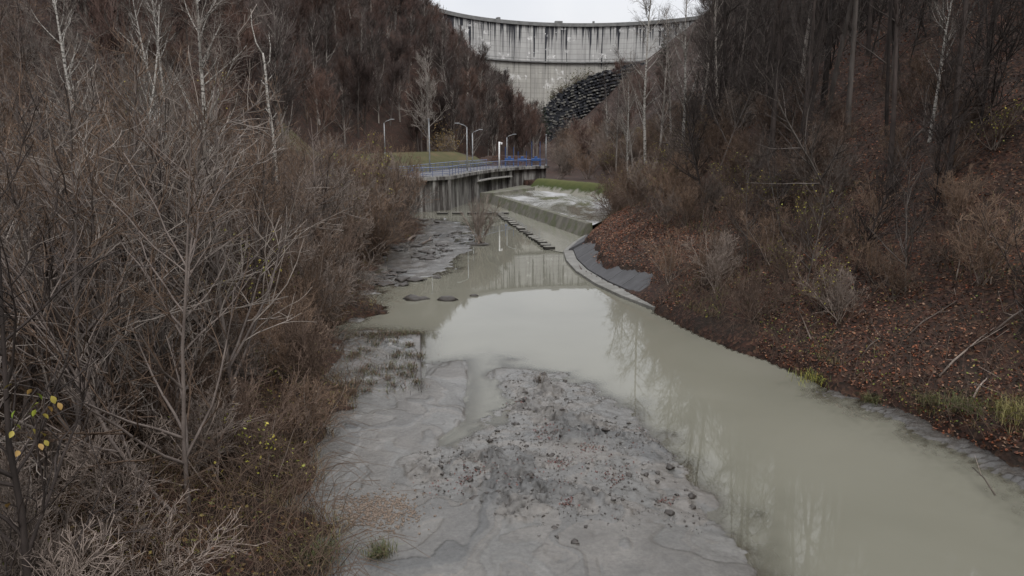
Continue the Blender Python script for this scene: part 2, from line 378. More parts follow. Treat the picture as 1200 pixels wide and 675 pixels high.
def ground(x, y):
    x = np.asarray(x, float); y = np.asarray(y, float); x, y = np.broadcast_arrays(x, y)
    xr, xl, xf, zf = ip(y, XR), ip(y, XL), ip(y, XF), ip(y, ZF)
    xl = xlw(y)
    xr = xr + (y < 34) * (.7 * (vnoise(y * .35, y * 0, 63.) - .5) + .35 * (vnoise(y * 1.3, y * 0, 64.) - .5))
    up = (x - BANKL[0][0]) * -(BANKL[1][1] - BANKL[0][1]) + (y - BANKL[0][1]) * (BANKL[1][0] - BANKL[0][0])
    zf = np.where((y > 96) & (up > 0), np.maximum(zf, 2.1), np.where(y < 125, -.8, zf))
    n = fbm(x * .12, y * .12, 4, 2.0) - .5; n2 = fbm(x * .7, y * .7, 3, 5.0) - .5
    # one flank
    dr = x - xr
    base_r = np.maximum(zf, 0) + .0
    hr = base_r + .25 * sstep(0, .5, dr) + .62 * np.clip(dr, 0, 9) + .80 * np.clip(dr - 9, 0, 75) + .25 * np.clip(dr - 84, 0, 200)
    hr = hr - .85 * sstep(33, 35.5, y) * (1 - sstep(63, 67, y)) * sstep(.2, .6, dr) * (1 - sstep(1.15, 1.6, dr + 1.3 * n2)) * sstep(36, 40, y + 3 * n2)
    hr = hr + (3.2 * n * sstep(2, 16, dr) + .45 * n2 * sstep(.6, 3, dr))
    # the other flank: a low bank with thicket, then the hill
    dl = xl - x; df = xf - x
    low = .05 + .9 * sstep(0, 3.5, dl) + .085 * np.clip(dl, 0, 60)
    terr = deck_z(y) - .12 + 2.3 * sstep(5.5, 15, dl)
    a = sstep(76, 84, y + np.where(x > -12, 0, 0)) * (1 - sstep(123.5, 125.5, y))
    upv = zf + .6 * sstep(0, 2, dl) + np.where(y > 124, 3.2 * (1 - sstep(130, 150, y)) * sstep(.5, 3, dl), 0)
    bl = np.where(y < 104, low * (1 - a) + terr * a, terr * a + upv * (1 - a))
    bl = np.where((y >= 84) & (y < 124), np.where(dl > 1.15, terr, zf), bl)
    hl = bl + .98 * np.clip(df, 0, 80) + .25 * np.clip(df - 80, 0, 200) + 4.0 * n * sstep(1, 16, df) + .25 * n2 * sstep(.8, 3, dl) * (y < 80)
    z = np.where(dr > 0, hr, np.where(dl > 0, hl, zf))
    return z
def hit(X, Y, lift=0.0):                       # where the line of sight through a pixel meets the land
    d = px_dir(X, Y); t = np.linspace(6, 420, 6000)
    p = np.array([0, 0, CAMZ])[None] + t[:, None] * d[None]
    g = np.maximum(ground(p[:, 0], p[:, 1]), 0) + lift
    k = np.argmax(p[:, 2] < g); return p[k]
def gz(x, y): return float(ground(np.array([x]), np.array([y]))[0])

def axis(segs):
    out = [segs[0][0]]
    for a, b, st in segs:
        n = max(1, int(round((b - a) / st))); out += list(np.linspace(a, b, n + 1)[1:])
    return np.array(out)
gx = axis([(-240, -90, 6), (-90, -32, 2), (-32, 2, .45), (2, 14, .22), (14, 26, .45), (26, 60, 1.4), (60, 120, 3), (120, 240, 8)])
gy = axis([(-70, 2, 4), (2, 33, .6), (33, 66, .3), (66, 130, .7), (130, 220, 2), (220, 420, 4)])
GX, GY = np.meshgrid(gx, gy)
def grid_faces(nx, ny):
    i = np.arange(nx - 1)[None, :]; j = np.arange(ny - 1)[:, None] * nx
    return np.stack([j + i, j + i + 1, j + i + 1 + nx, j + i + nx], -1).reshape(-1, 4)
GZ = ground(GX, GY)
me = np_mesh('terrain', np.stack([GX, GY, GZ], -1).reshape(-1, 3), grid_faces(len(gx), len(gy)), M['ground'])
tag(obj('terrain', me), 'brown valley sides covered in fallen leaves', 'hillside', kind='structure')

# ------------------------------------------------------------------ mud
def pw(pts, z=0.05): return [tuple(at_z(a, b, z)[:2]) for a, b in pts]
BAR = pw([(300, 720), (890, 720), (872, 668), (838, 622), (850, 592), (832, 568), (800, 545), (770, 515), (735, 478), (690, 452), (648, 440), (612, 430), (585, 421), (576, 436), (590, 470), (585, 500), (545, 512), (500, 530), (430, 545), (330, 580)])
FLAT = pw([(300, 640), (330, 480), (390, 395), (430, 385), (490, 391), (493, 455), (497, 425), (545, 421), (551, 450), (545, 492), (515, 512), (497, 560), (420, 600)])
TONGUE = pw([(548, 425), (556, 402), (574, 398), (590, 425), (604, 470), (600, 520), (540, 520), (556, 470)])
ROUGH = pw([(600, 440), (650, 440), (700, 460), (790, 540), (850, 580), (840, 615), (760, 600), (650, 640), (600, 600), (480, 570), (500, 540), (560, 520)])
SHORE = pw([(395, 420), (418, 375), (436, 345), (480, 332), (530, 318), (548, 300), (556, 280), (552, 262), (520, 256), (470, 256), (400, 300)])
RSHORE = pw([(1260, 620), (1210, 583), (1130, 533), (1060, 497), (1000, 470), (960, 457), (1000, 430), (1260, 500)])
CRACKS = [pw([(541, 418), (547, 432), (550, 450), (546, 475), (543, 492), (530, 503), (512, 514)]), pw([(579, 421), (578, 436), (582, 460), (590, 478)])]
def mud(x, y):
    wob = fbm(x * 1.1, y * 1.1, 4, 1.0) - .5
    s1 = sdf(BAR, x, y); s2 = sdf(FLAT, x, y); s3 = sdf(TONGUE, x, y); s4 = sdf(SHORE, x, y); s5 = sdf(RSHORE, x, y)
    def rise(s, h, wb, k=.9):
        q = s + wob * wb
        return np.where(q > 0, .012 + h * (1 - np.exp(-q * k)), np.maximum(q * .09, -.5))
    n2 = fbm(x * 1.3, y * .8, 4, 12.0) - .5; l3 = fbm(x * 11, y * 11, 3, 9.0) - .5
    h4 = rise(s4 - .5, .04, 2.2) + (s4 > -.6) * .16 * n2
    h = np.maximum.reduce([rise(s1, .11, 1.5), rise(s2, .05, .12, 5.0), h4, rise(s5 - .15, .04, 1.7) + .08 * l3])
    # smooth flow lobes with small steps at their edges
    wx, wy = fbm(x * .45, y * .45, 3, 31.) - .5, fbm(x * .45, y * .45, 3, 33.) - .5
    q = fbm(x * .42 + 2.4 * wx, y * .42 + 2.4 * wy, 3, 6.0) * 9; fl = np.floor(q); st = fl + sstep(.0, .10, q - fl)
    rz = sstep(-.5, 1.0, sdf(ROUGH, x, y) + wob * 2.2)
    h = h + (h > 0) * (s4 < 0) * (.030 * (st - 4) + .008 * l3) * (1 - .5 * rz)
    # trampled, clodded silt
    c1 = sstep(.50, .60, fbm(x * 2.6 + wx * 2, y * 2.6, 4, 40.)); c2 = sstep(.54, .60, fbm(x * 7.6, y * 7.6, 3, 43.)); c3 = sstep(.62, .68, fbm(x * 4.3, y * 4.3, 3, 47.))
    patch = sstep(.45, .56, fbm(x * .8, y * .8, 3, 51.))
    rz = rz * (.25 + .75 * patch)
    h = h + rz * (.11 * c1 + .06 * c2 * (.3 + .7 * patch) - .11 * c3 + .04 * l3) * (h > -.05)
    for pl in CRACKS:
        d = np.full(x.shape, 9.0)
        for (ax, ay), (bx_, by_) in zip(pl[:-1], pl[1:]):
            ex, ey = bx_ - ax, by_ - ay; t = np.clip(((x - ax) * ex + (y - ay) * ey) / (ex * ex + ey * ey), 0, 1); d = np.minimum(d, np.hypot(x - ax - t * ex + .16 * wob, y - ay - t * ey))
        h = h - .035 * np.exp(-(d / .06) ** 2)
        rz = np.maximum(rz, np.exp(-(d / .05) ** 2) * .0)
        c3 = np.maximum(c3, np.exp(-(d / .045) ** 2) * (h > -.05) * 1.0 / np.maximum(rz, .01) * .9)
    dark = np.clip(rz * (c3 + .32 * c2 * patch * (fbm(x * 15, y * 15, 2, 57.) > .47)), 0, 1)
    dark = np.maximum(dark, .8 * sstep(-.5, .2, s5)); dark = np.maximum(dark, .10 * sstep(.2, .9, rz))
    dark = np.maximum(dark, .30 * sstep(.52, .62, fbm(x * .5, y * .5, 4, 81.)) * (s4 > -1))
    hs = np.sin(fl * 12.9898 + 4.1) * 43758.5453; lobe = np.clip(hs - np.floor(hs) + .12 * (wob), 0, 1) * (1 - .4 * rz)
    wet = np.clip(1.25 - rz - 2.2 * np.maximum(h - .05, 0) + .8 * n2, 0, 1)
    return h, np.stack([dark, lobe, wet], -1)
def mud_h(x, y): return mud(np.asarray(x, float), np.asarray(y, float))[0]
def mud_sheet(name, ax, ay, label, cat):
    A, B_ = np.meshgrid(ax, ay); H, C = mud(A, B_)
    me = np_mesh(name, np.stack([A, B_, H], -1).reshape(-1, 3), grid_faces(len(ax), len(ay)), M['mud'], col=C.reshape(-1, 3))
    tag(obj(name, me), label, cat, kind='structure')
mud_sheet('mud_bank', axis([(-12, -5, .13), (-5, 7, .045), (7, 15.5, .11)]), axis([(9.5, 25, .05), (25, 46, .12)]), 'bar of grey silt with trampled clods at the river edge', 'mud bank')
mud_sheet('mud_flat', axis([(-13, -1, .14)]), axis([(46, 92, .22)]), 'pale grey silt flat below the promenade wall', 'mud flat')

# river: one sheet at level 0; Col.r says how shallow the water is, from the real depth to the silt below
rv, rf, rc, n0 = [], [], [], 0
for ax, ay in ((axis([(-12, 15.5, .15)]), axis([(9.5, 46, .15)])), (axis([(-13, -1, .25)]), axis([(46, 92, .3)]))):
    A, B_ = np.meshgrid(ax, ay); dep = np.maximum(-np.maximum(mud_h(A, B_), ground(A, B_)), 0)
    rv.append(np.stack([A, B_, 0 * A], -1).reshape(-1, 3)); rf.append(grid_faces(len(ax), len(ay)) + n0); c = np.zeros((A.size, 3)); c[:, 0] = np.exp(-dep / .045).ravel(); rc.append(c); n0 += A.size
for x0, x1, y0, y1 in ((-30, 30, -60, 9.5), (-30, -12, 9.5, 46), (15.5, 30, 9.5, 46), (-30, -13, 46, 92), (-1, 26, 46, 92), (-30, 26, 92, 113)):
    rv.append(np.array([(x0, y0, 0), (x1, y0, 0), (x1, y1, 0), (x0, y1, 0)])); rf.append(np.array([[0, 1, 2, 3]]) + n0); rc.append(np.zeros((4, 3))); n0 += 4
tag(obj('river', np_mesh('river', np.concatenate(rv), np.concatenate(rf), M['water'], True, col=np.concatenate(rc))), 'still silty olive grey river water', 'river', kind='structure')

# ------------------------------------------------------------------ the arch dam
DC, DR, RIM, WALK = (32.0, 280.0), 70.0, 62.0, 45.0
def dam_pt(th, r=0.0): return (DC[0] + (DR + r) * math.sin(th), DC[1] + (DR + r) * math.cos(th))
dam = tag(empty('arch_dam', (DC[0], DC[1] + DR, 0)), 'tall curved concrete dam with black run-off streaks closing the valley', 'dam')
def dam_piece(name, t0, t1, r0, r1, z0, z1, mat, n=3):
    V, UV, F = [], [], []
    for i in range(n + 1):
        th = t0 + (t1 - t0) * i / n
        for r, z in ((r0, z0), (r0, z1), (r1, z1), (r1, z0)):
            x, y = dam_pt(th, r); V.append((x - DC[0], y - DC[1] - DR, z)); UV.append((th * DR, z))
    for i in range(n):
        for k in range(4):
            a = i * 4 + k; b = i * 4 + (k + 1) % 4; F.append((a, b, b + 4, a + 4))
    F.append((0, 1, 2, 3)); e = n * 4; F.append((e + 3, e + 2, e + 1, e))
    return obj(name, np_mesh(name, np.array(V), np.array(F), mat, False, np.array(UV)), dam)
NB = 21; TH0, TH1 = R(-84), R(66)
dam_piece('core_wall', TH0, TH1, .5, 6, -5, RIM - .8, M['dam'], 50)
for i in range(NB):
    a = TH0 + (TH1 - TH0) * i / NB; b = TH0 + (TH1 - TH0) * (i + 1) / NB - .10 / DR
    dam_piece('upper_monolith', a, b, -.02 * (i % 3), .5, WALK, RIM - 1.6, M['dam'])
    dam_piece('lower_monolith', a, b, -.35 - .03 * (i % 2), .5, -5, WALK - .7, M['dam'])
dam_piece('crest_slab', TH0, TH1, -.8, 7, RIM - 1.6, RIM - .9, M['dam_dark'], 60)
dam_piece('parapet', TH0, TH1, -.75, -.45, RIM - .9, RIM - .05, M['dam_dark'], 60)
dam_piece('walkway', TH0, TH1, -1.5, .5, WALK - .7, WALK - .15, M['dam_dark'], 60)
dam_piece('walkway_rail', TH0, TH1, -1.45, -1.38, WALK + .7, WALK + .85, M['dam_dark'], 60)
for th, w in ((R(-33), 1.2), (R(-10), 3.4), (R(4), 1.0)):
    dam_piece('crest_cabin', th, th + w / DR, 0, 2, RIM - .9, RIM + .9, M['dam_dark'], 1)

# black rock outcrop under the abutment
rk = tag(empty('rock_outcrop', at_y(680, 165, 272)), 'black rock outcrop speckled with pale stone below the dam', 'rock outcrop', kind='structure')
ol = np.array(rk.location)
def rock_top(X): return np.interp(X, [632, 637, 660, 690, 722, 770], [142, 128, 106, 90, 80, 70])
V = []; nx_, ny_ = 40, 30
for j in range(ny_):
    for i in range(nx_):
        X = 634 + (770 - 634) * i / (nx_ - 1); f = j / (ny_ - 1); Yp = 178 + (rock_top(X) - 178) * f
        p = at_y(X, Yp, 266 + 22 * f + 3.5 * (vnoise(np.array([i * .4]), np.array([j * .5]))[0])) ; V.append(p - ol)
obj('rock_body', np_mesh('rock_body', np.array(V), grid_faces(nx_, ny_), M['rock'], False), rk)
mbd, mbp = MB(), MB()
for k in range(3200):
    X = rng.uniform(634, 765); f = rng.uniform(0, 1); f = round(f * 24) / 24; Yp = 178 + (rock_top(X) - 178) * f
    p = at_y(X, Yp, 265.5 + 22 * f + rng.uniform(0, 1.5)) - ol
    if k % 5 == 0 and f > .08: mbp.box(p + (0, -1.3, .15), (rng.uniform(.25, 1.0), 1.2, rng.uniform(.2, .65)), rng.uniform(-.6, .6))
    else: mbd.box(p, (rng.uniform(.4, 1.3), 2.2, rng.uniform(.3, .8)), rng.uniform(-.6, .6))
o = mbd.build('dark_rubble', M['rock'], rk); o['kind'] = 'stuff'
o = mbp.build('pale_rubble', M['kerb'], rk); o['kind'] = 'stuff'

# ------------------------------------------------------------------ promenade: wall, deck, railings
DP = np.array(DECK, float)
seg = np.hypot(*np.diff(DP, axis=0).T); cum = np.concatenate([[0], np.cumsum(seg)])
def deck_at(s, off=0.0):                       # point on the river edge of the deck; off > 0 goes inland
    x = np.interp(s, cum, DP[:, 0]); y = np.interp(s, cum, DP[:, 1])
    x0, y0 = np.interp(s - 1.5, cum, DP[:, 0]), np.interp(s - 1.5, cum, DP[:, 1]); x1, y1 = np.interp(s + 1.5, cum, DP[:, 0]), np.interp(s + 1.5, cum, DP[:, 1])
    d = math.hypot(x1 - x0, y1 - y0); nx, ny = -(y1 - y0) / d, (x1 - x0) / d
    return x + nx * off, y + ny * off, float(deck_z(y))
TOT = cum[-1]
def ribbon(mb, s0, s1, o0, o1, z0, z1, n):
    for i in range(n):
        a, b = s0 + (s1 - s0) * i / n, s0 + (s1 - s0) * (i + 1) / n
        P = []
        for zz in (z0, z1):
            for s, of in ((a, o0), (b, o0), (b, o1), (a, o1)):
                x, y, dz = deck_at(s, of); P.append((x, y, dz + zz if zz > -1.5 else zz + 1.0))
        mb.hexa(P)
    return mb
prom = tag(empty('promenade_wall', (-7.6, 88.8, 0)), 'streaked concrete retaining wall carrying the railed promenade', 'retaining wall')
PO = np.array(prom.location)
def put(mb, name, mat, **k):
    mb.v = [tuple(np.array(p) - PO) for p in mb.v]; return mb.build(name, mat, prom, **k)
put(ribbon(MB(), 0, TOT, -.35, .9, -.42, -.02, 40), 'deck_edge', M['conc'])
put(ribbon(MB(), 0, TOT, .9, 6.2, -.40, .02, 40), 'deck', M['deck'])
npan = 22
for i in range(npan):
    a, b = TOT * i / npan, TOT * (i + 1) / npan
    rec = .22 if i in (6, 12, 15) else 0.03 * (i % 2)
    put(ribbon(MB(), a + .04, b - .04, .25 + rec, 1.2, -2.2, -.42, 2), 'wall_panel', M['conc'])
put(ribbon(MB(), 0, TOT, .62, 2.2, -2.2, -.43, 30), 'wall_core', M['conc'])
put(ribbon(MB(), 38, 52, -.55, .3, -1.42, -1.25, 8), 'ledge', M['conc_pale'])
for s in (22.0, 24.3, 38.0, 51.8): put(ribbon(MB(), s, s + .7, -.18, .3, -2.2, -.43, 1), 'buttress', M['conc'])
put(ribbon(MB(), 36, TOT, -1.3, .3, -2.2, -2.199 + .0, 1) if False else MB().hexa([(-4.4, 100, -1), (-1.7, 99, -1), (5.2, 113.5, -1), (1.8, 119.2, -1), (-4.4, 100, 1.35), (-2.6, 99.5, 1.35), (4.2, 114, 1.35), (1.8, 119.2, 1.35)]), 'basin_ledge', M['conc_moss'])
def railing(name, label, s0, s1, off, step):
    r = tag(empty(name, deck_at(s0, off)), label, 'railing', 'promenade railings'); O = np.array(r.location); n = int((s1 - s0) / step)
    pm = MB().box((0, 0, .52), (.06, .06, 1.06)).mesh('post', M['rail'])
    for i in range(n + 1):
        p = obj('post', pm, r); p.location = np.array(deck_at(s0 + (s1 - s0) * i / n, off)) - O
    for h, rad, mt in ((1.08, .045, 'railtop'), (.82, .028, 'rail'), (.56, .028, 'rail'), (.30, .028, 'rail')):
        pts = [np.array(deck_at(s, off)) + (0, 0, h) - O for s in np.linspace(s0, s1, 40)]
        MB().tube(pts, rad, 5).build('rail', M[mt], r)
    return r
railing('railing', 'grey blue steel railing along the river edge of the promenade', 1, TOT - .1, .1, 1.5)
railing('railing', 'grey blue steel railing between the promenade and the lawn', 1, TOT - 8, 5.6, 1.8)

# lawn patch behind the promenade
lx, ly = np.linspace(0, 1, 60), np.linspace(0, 1, 24); V = []
for f in ly:
    for g in lx:
        s = 3 + g * (TOT - 9); x, y, _ = deck_at(s, 6.3 + f * 9); V.append((x, y, gz(x, y) + .06 + .12 * f))
me = np_mesh('lawn', np.array(V), grid_faces(60, 24), M['lawn']); tag(obj('lawn', me), 'mown olive lawn sloping up behind the promenade', 'lawn', kind='structure')

# lamps
def lamp(X, Ytop, y, arm, label, base=None):
    top = at_y(X, Ytop, y); x = top[0]; b = base if base is not None else max(gz(x, y), float(deck_z(y)) if 80 < y < 125 else 0) - .03
    L_ = tag(empty('street_lamp', (x, y, b)), label, 'street lamp', 'promenade street lamps'); h = top[2] - b
    MB().tube([(0, 0, 0), (0, 0, h * .5), (0, 0, h)], [.10, .08, .06], 8).build('pole', M['steel'], L_, True)
    MB().box((0, 0, .15), (.24, .24, .3)).build('base', M['steel'], L_)
    if arm:
        e = (arm * 1.0, -.3, h + .45); am = MB().tube([(0, 0, h - .05), (arm * .3, -.1, h + .22), e], .045, 6).build('arm', M['steel'], L_, True)
        MB().box((arm * 1.25, -.36, h + .50), (.62, .2, .1)).build('lamp_head', M['steel'], am, bevel=.02)
    else:
        MB().box((0, -.3, h + .03), (.22, .7, .12)).build('lamp_head', M['steel'], L_, bevel=.02)
    return L_
lamp(450, 144, 108, 1, 'grey street lamp standing in the brush beside the hillside')
lamp(502.5, 140, 92, 0, 'straight grey street lamp in front of the silver lawn tree')
lamp(547, 149, 97.5, -1, 'tall bent arm street lamp at the promenade edge')
lamp(553.5, 156, 108, 1, 'slim street lamp on the lawn side of the promenade')
lamp(594, 161, 122, 1, 'thin dull street lamp beside the blue hoists')
lamp(640, 158, 123.3, 0, 'pale straight lamp at the far corner of the promenade')
cxy = at_y(585, 166, 110.5)
cc = tag(empty('camera_mast', (cxy[0], 110.5, float(deck_z(110.5)))), 'thick white mast with dome camera at the promenade rail', 'camera mast'); h = cxy[2] - cc.location.z
MB().tube([(0, 0, 0), (0, 0, h)], [.12, .11], 10).build('pole', M['white'], cc, True)
bk = MB().tube([(0, 0, h - .12), (.32, -.05, h - .12)], .05, 6).build('bracket', M['white'], cc)
MB().tube([(.34, -.05, h - .45), (.34, -.05, h - .38), (.34, -.05, h - .1)], [.06, .15, .13], 8).build('dome', M['white'], bk, True)

# blue gate hoists
for X, lab in ((597, 'blue gate hoist beside the white camera mast'), (612, 'blue gate hoist standing between the two others'), (628, 'blue gate hoist next to the promenade end corner')):
    yy = 121.5; p = at_y(X, 190, yy); z0 = float(deck_z(yy)); hgt = {597: 3.1, 612: 2.4, 628: 4.0}[X]
    g = tag(empty('gate_hoist', (p[0], yy, z0)), lab, 'gate hoist', 'blue gate hoists')
    bmo = MB().box((0, 0, 1.05), (1.55, .9, .42)).build('beam', M['blue'], g, bevel=.03)
    for sx in (-.68, .68):
        MB().box((sx, 0, .42), (.16, .6, .84)).build('leg', M['blue'], g)
        MB().tube([(sx, .2, 1.26), (sx, .2, hgt)], .05, 6).build('spindle', M['blue'], g)
    MB().box((0, -.1, 1.42), (.5, .4, .32)).build('gearbox', M['blue'], bmo, bevel=.03)

# ------------------------------------------------------------------ stilling basin
w0, w1 = np.array([-2.4, 98.5]), np.array([6.6, 63.0]); wd = (w1 - w0) / np.linalg.norm(w1 - w0); wn = np.array([-wd[1], wd[0]]); wn = wn if wn[0] < 0 else -wn
weir = tag(empty('weir_wall', (w1[0], w1[1], 0)), 'low mossy concrete weir wall between basin and apron', 'weir')
nw = 8
for i in range(nw):
    a = w0 + (w1 - w0) * i / nw; b = w0 + (w1 - w0) * ((i + 1) / nw) - wd * .05
    P = [(*(a + wn * .95), -.6), (*(b + wn * .95), -.6), (*(b - wn * .5), -.6), (*(a - wn * .5), -.6), (*(a + wn * .1), 1.18), (*(b + wn * .1), 1.18), (*(b - wn * .45), 1.2), (*(a - wn * .45), 1.2)]
    MB().hexa([np.array(p) - np.array([w1[0], w1[1], 0]) for p in P]).build('wall_section', M['conc_moss'], weir, bevel=.03)
pool_poly = [(*(w0 - wn * .4), .98), (*(w1 - wn * .4), .98), (9.5, 70, .98), (13.2, 90, .98), (14.2, 97.5, .98), (4.7, 114.5, .98), (1.4, 118.5, .98), (-3.6, 105, .98)]
me = bpy.data.meshes.new('basin_water'); me.from_pydata(pool_poly, [], [tuple(range(len(pool_poly)))]); me.materials.append(M['pool'])
tag(obj('basin_water', me), 'silty basin water with pale foam streaks', 'pool', kind='structure')
t0, t1 = np.array([-1.6, 83.5]), np.array([2.95, 54.6])
ap = [(*(w0 + wn * .5), .035), (*(w1 + wn * .5), .035), (4.2, 53.0, .035), (*t1, .035), (*t0, .035), (-3.5, 90, .035)]
me = bpy.data.meshes.new('apron'); me.from_pydata(ap, [], [tuple(range(len(ap)))]); me.materials.append(M['apron'])
tag(obj('apron', me), 'wet concrete apron below the weir wall', 'apron', kind='structure')
row = tag(empty('baffle_row', (t1[0], t1[1], 0)), 'row of concrete baffle blocks along the apron edge', 'baffle blocks')
td = (t1 - t0) / np.linalg.norm(t1 - t0); tl = np.linalg.norm(t1 - t0); ang = math.atan2(td[1], td[0]); nb = 21
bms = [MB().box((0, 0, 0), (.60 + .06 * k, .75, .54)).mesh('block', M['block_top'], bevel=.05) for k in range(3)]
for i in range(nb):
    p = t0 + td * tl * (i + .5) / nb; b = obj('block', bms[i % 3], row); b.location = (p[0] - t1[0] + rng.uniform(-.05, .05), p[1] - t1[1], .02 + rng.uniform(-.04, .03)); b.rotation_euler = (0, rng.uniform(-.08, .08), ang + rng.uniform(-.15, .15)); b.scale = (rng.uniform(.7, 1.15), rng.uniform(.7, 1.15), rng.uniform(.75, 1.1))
sl = tag(empty('sill_wall', (-5, 83.5, 0)), 'low dark concrete sill across the silt flat', 'sill')
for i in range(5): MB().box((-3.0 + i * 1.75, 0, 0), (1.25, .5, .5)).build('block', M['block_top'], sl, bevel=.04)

# mossy cross bank behind the basin
b0, b1 = np.array(BANKL[0]), np.array(BANKL[1]); bd = (b1 - b0) / np.linalg.norm(b1 - b0); bn = np.array([bd[1], -bd[0]])
bn = bn if bn[1] < 0 else -bn
V = []; nA, nBk = 40, 10
for j in range(nBk):
    for i in range(nA):
        f = j / (nBk - 1); p = b0 - bd * 1 + (b1 - b0 + bd * 2) * i / (nA - 1) + bn * (2.6 * (1 - f) - .6 * f)
        V.append((p[0], p[1], .6 + 1.95 * sstep(0, .85, np.array(f)) + .12 * vnoise(np.array([i * .7]), np.array([j * .9]))[0]))
def bankmat():
    t = NT('mossy_bank'); w = t.world(); f = t.noise(t.world((1, 1, .4)), .9, 5, .7); sep = t.n('ShaderNodeSeparateXYZ'); t.l(w, sep.inputs[0])
    hgt = t.math('ADD', sep.outputs[2], t.math('MULTIPLY', t.math('SUBTRACT', f, .5), 2.2))
    return t.fin(t.ramp(t.math('DIVIDE', hgt, 3.0), [(.42, (.20, .19, .16)), (.55, (.040, .052, .014)), (.85, (.070, .074, .024))]), .9, .2)
me = np_mesh('cross_bank', np.array(V), grid_faces(nA, nBk), bankmat()); tag(obj('cross_bank', me), 'green mossy bank across the head of the basin', 'bank', kind='structure')

# dark slab revetment with a pale toe
TOE = [(7.0, 34.6), (5.9, 37.4), (4.9, 40.8), (4.15, 45.0), (3.85, 49.2), (3.95, 53.6), (4.9, 57.6), (5.9, 61.2), (6.9, 64.5)]
rev = tag(empty('revetment', (4.9, 40.8, 0)), 'dark slab revetment with a pale toe kerb on the river bend', 'revetment'); RO = np.array(rev.location)
def inl(i):
    a = np.array(TOE[max(i - 1, 0)]); b = np.array(TOE[min(i + 1, len(TOE) - 1)]); d = (b - a) / np.linalg.norm(b - a); n = np.array([d[1], -d[0]]); return n if n[0] > 0 else -n
for i in range(len(TOE) - 1):
    for h in range(2):
        A0 = np.array(TOE[i]) * (1 - h / 2) + np.array(TOE[i + 1]) * h / 2; A1 = np.array(TOE[i]) * (.5 - h / 2) + np.array(TOE[i + 1]) * (.5 + h / 2)
        n0 = inl(i) * (1 - h / 2) + inl(i + 1) * h / 2; n1 = inl(i) * (.5 - h / 2) + inl(i + 1) * (.5 + h / 2)
        dd = (A1 - A0) / np.linalg.norm(A1 - A0); A1 = A1 - dd * .04
        def q(p, n, o, z): c = p + n * o; return np.array([c[0], c[1], z]) - RO
        wk = .6 if i < 5 else .25
        MB().hexa([q(A0, n0, -.15, -.5), q(A1, n1, -.15, -.5), q(A1, n1, wk, -.5), q(A0, n0, wk, -.5), q(A0, n0, -.12, .16), q(A1, n1, -.12, .16), q(A1, n1, wk, .2), q(A0, n0, wk, .2)]).build('toe_kerb', M['kerb'], rev, bevel=.02)
        j = rng.uniform(-.015, .03)
        MB().hexa([q(A0, n0, wk + .02, -.1), q(A1, n1, wk + .02, -.1), q(A1, n1, 4.2, 2.1), q(A0, n0, 4.2, 2.1), q(A0, n0, wk + .02, .26 + j), q(A1, n1, wk + .02, .26 + j), q(A1, n1, 4.1, 2.40 + j), q(A0, n0, 4.1, 2.40 + j)]).build('slab', M['slab'], rev, bevel=.015)

# gabion edge on the flat
ge = [at_z(492.5, 389, .2), at_z(494, 456, .2)]; gl = at_z(408, 391, .2)
gab = tag(empty('gabion_mattress', ge[0] * (1, 1, 0)), 'square edged gabion mattress silted over and grown with weeds', 'gabion'); GO = np.array(gab.location)
def e2(p, z): return np.array([p[0], p[1], z]) - GO
lowl = ge[1] + (gl - ge[0])
MB().hexa([e2(gl, -.4), e2(lowl, -.4), e2(ge[1], -.4), e2(ge[0], -.4), e2(gl, .08), e2(lowl, .02), e2(ge[1], .02), e2(ge[0], .12)]).build('fill', plain('silted_fill', (.105, .098, .092), .5, 0, .4, 3), gab)
mbw = MB()
for a, b in ((ge[0], ge[1]),):
    for z in (.02, .13): mbw.tube([e2(a, z), e2(a * .5 + b * .5, z + .015), e2(b, z)], .014, 5)
o = mbw.build('edge_wire', M['wire'], gab)
mbw = MB(); n = 46
for i in range(n):
    a = ge[0] + (ge[1] - ge[0]) * i / n; b = ge[0] + (ge[1] - ge[0]) * (i + 1.2) / n
    mbw.tube([e2(a, -.05), e2(b, .16)], .010, 3); mbw.tube([e2(b, -.05), e2(a, .16)], .010, 3)
o = mbw.build('net', M['wire'], gab); o['kind'] = 'stuff'

# ------------------------------------------------------------------ trees
def branch(P, Rr, per, t0, t1, frac, ang, nseg, up, wig, rmin, rk=.55, taper=None, azim=None, rg=rng):
    Bn, n, _ = P.shape
    Lp = np.linalg.norm(np.diff(P, axis=1), axis=2).sum(1)
    idx = np.repeat(np.arange(Bn), per); N = len(idx)
    t = rg.uniform(t0, t1, N); f = t * (n - 1); i0 = np.minimum(f.astype(int), n - 2); w = (f - i0)[:, None]
    pos = P[idx, i0] * (1 - w) + P[idx, i0 + 1] * w; T = unit(P[idx, i0 + 1] - P[idx, i0]); r0 = (Rr[idx, i0] * (1 - w[:, 0]) + Rr[idx, i0 + 1] * w[:, 0])
    U, Vv = frames(T); ph = rg.uniform(0, 2 * math.pi, N); a = rg.uniform(ang[0], ang[1], N)
    d = np.cos(a)[:, None] * T + np.sin(a)[:, None] * (np.cos(ph)[:, None] * U + np.sin(ph)[:, None] * Vv)
    L_ = Lp[idx] * rg.uniform(frac[0], frac[1], N) * (taper(t) if taper else 1.0)
    Q = np.zeros((N, nseg + 1, 3)); Q[:, 0] = pos; p = pos.copy()
    for s in range(nseg):
        d = unit(d + np.array([0, 0, up]) / nseg + rg.normal(0, wig, (N, 3))); p = p + d * (L_ / nseg)[:, None]; Q[:, s + 1] = p
    rb = np.maximum(np.minimum(r0 * .8, rk * .02 * L_ + rmin), rmin)
    rad = rb[:, None] * np.linspace(1, .0, nseg + 1)[None] + rmin * np.linspace(0, 1, nseg + 1)[None]
    return Q, rad
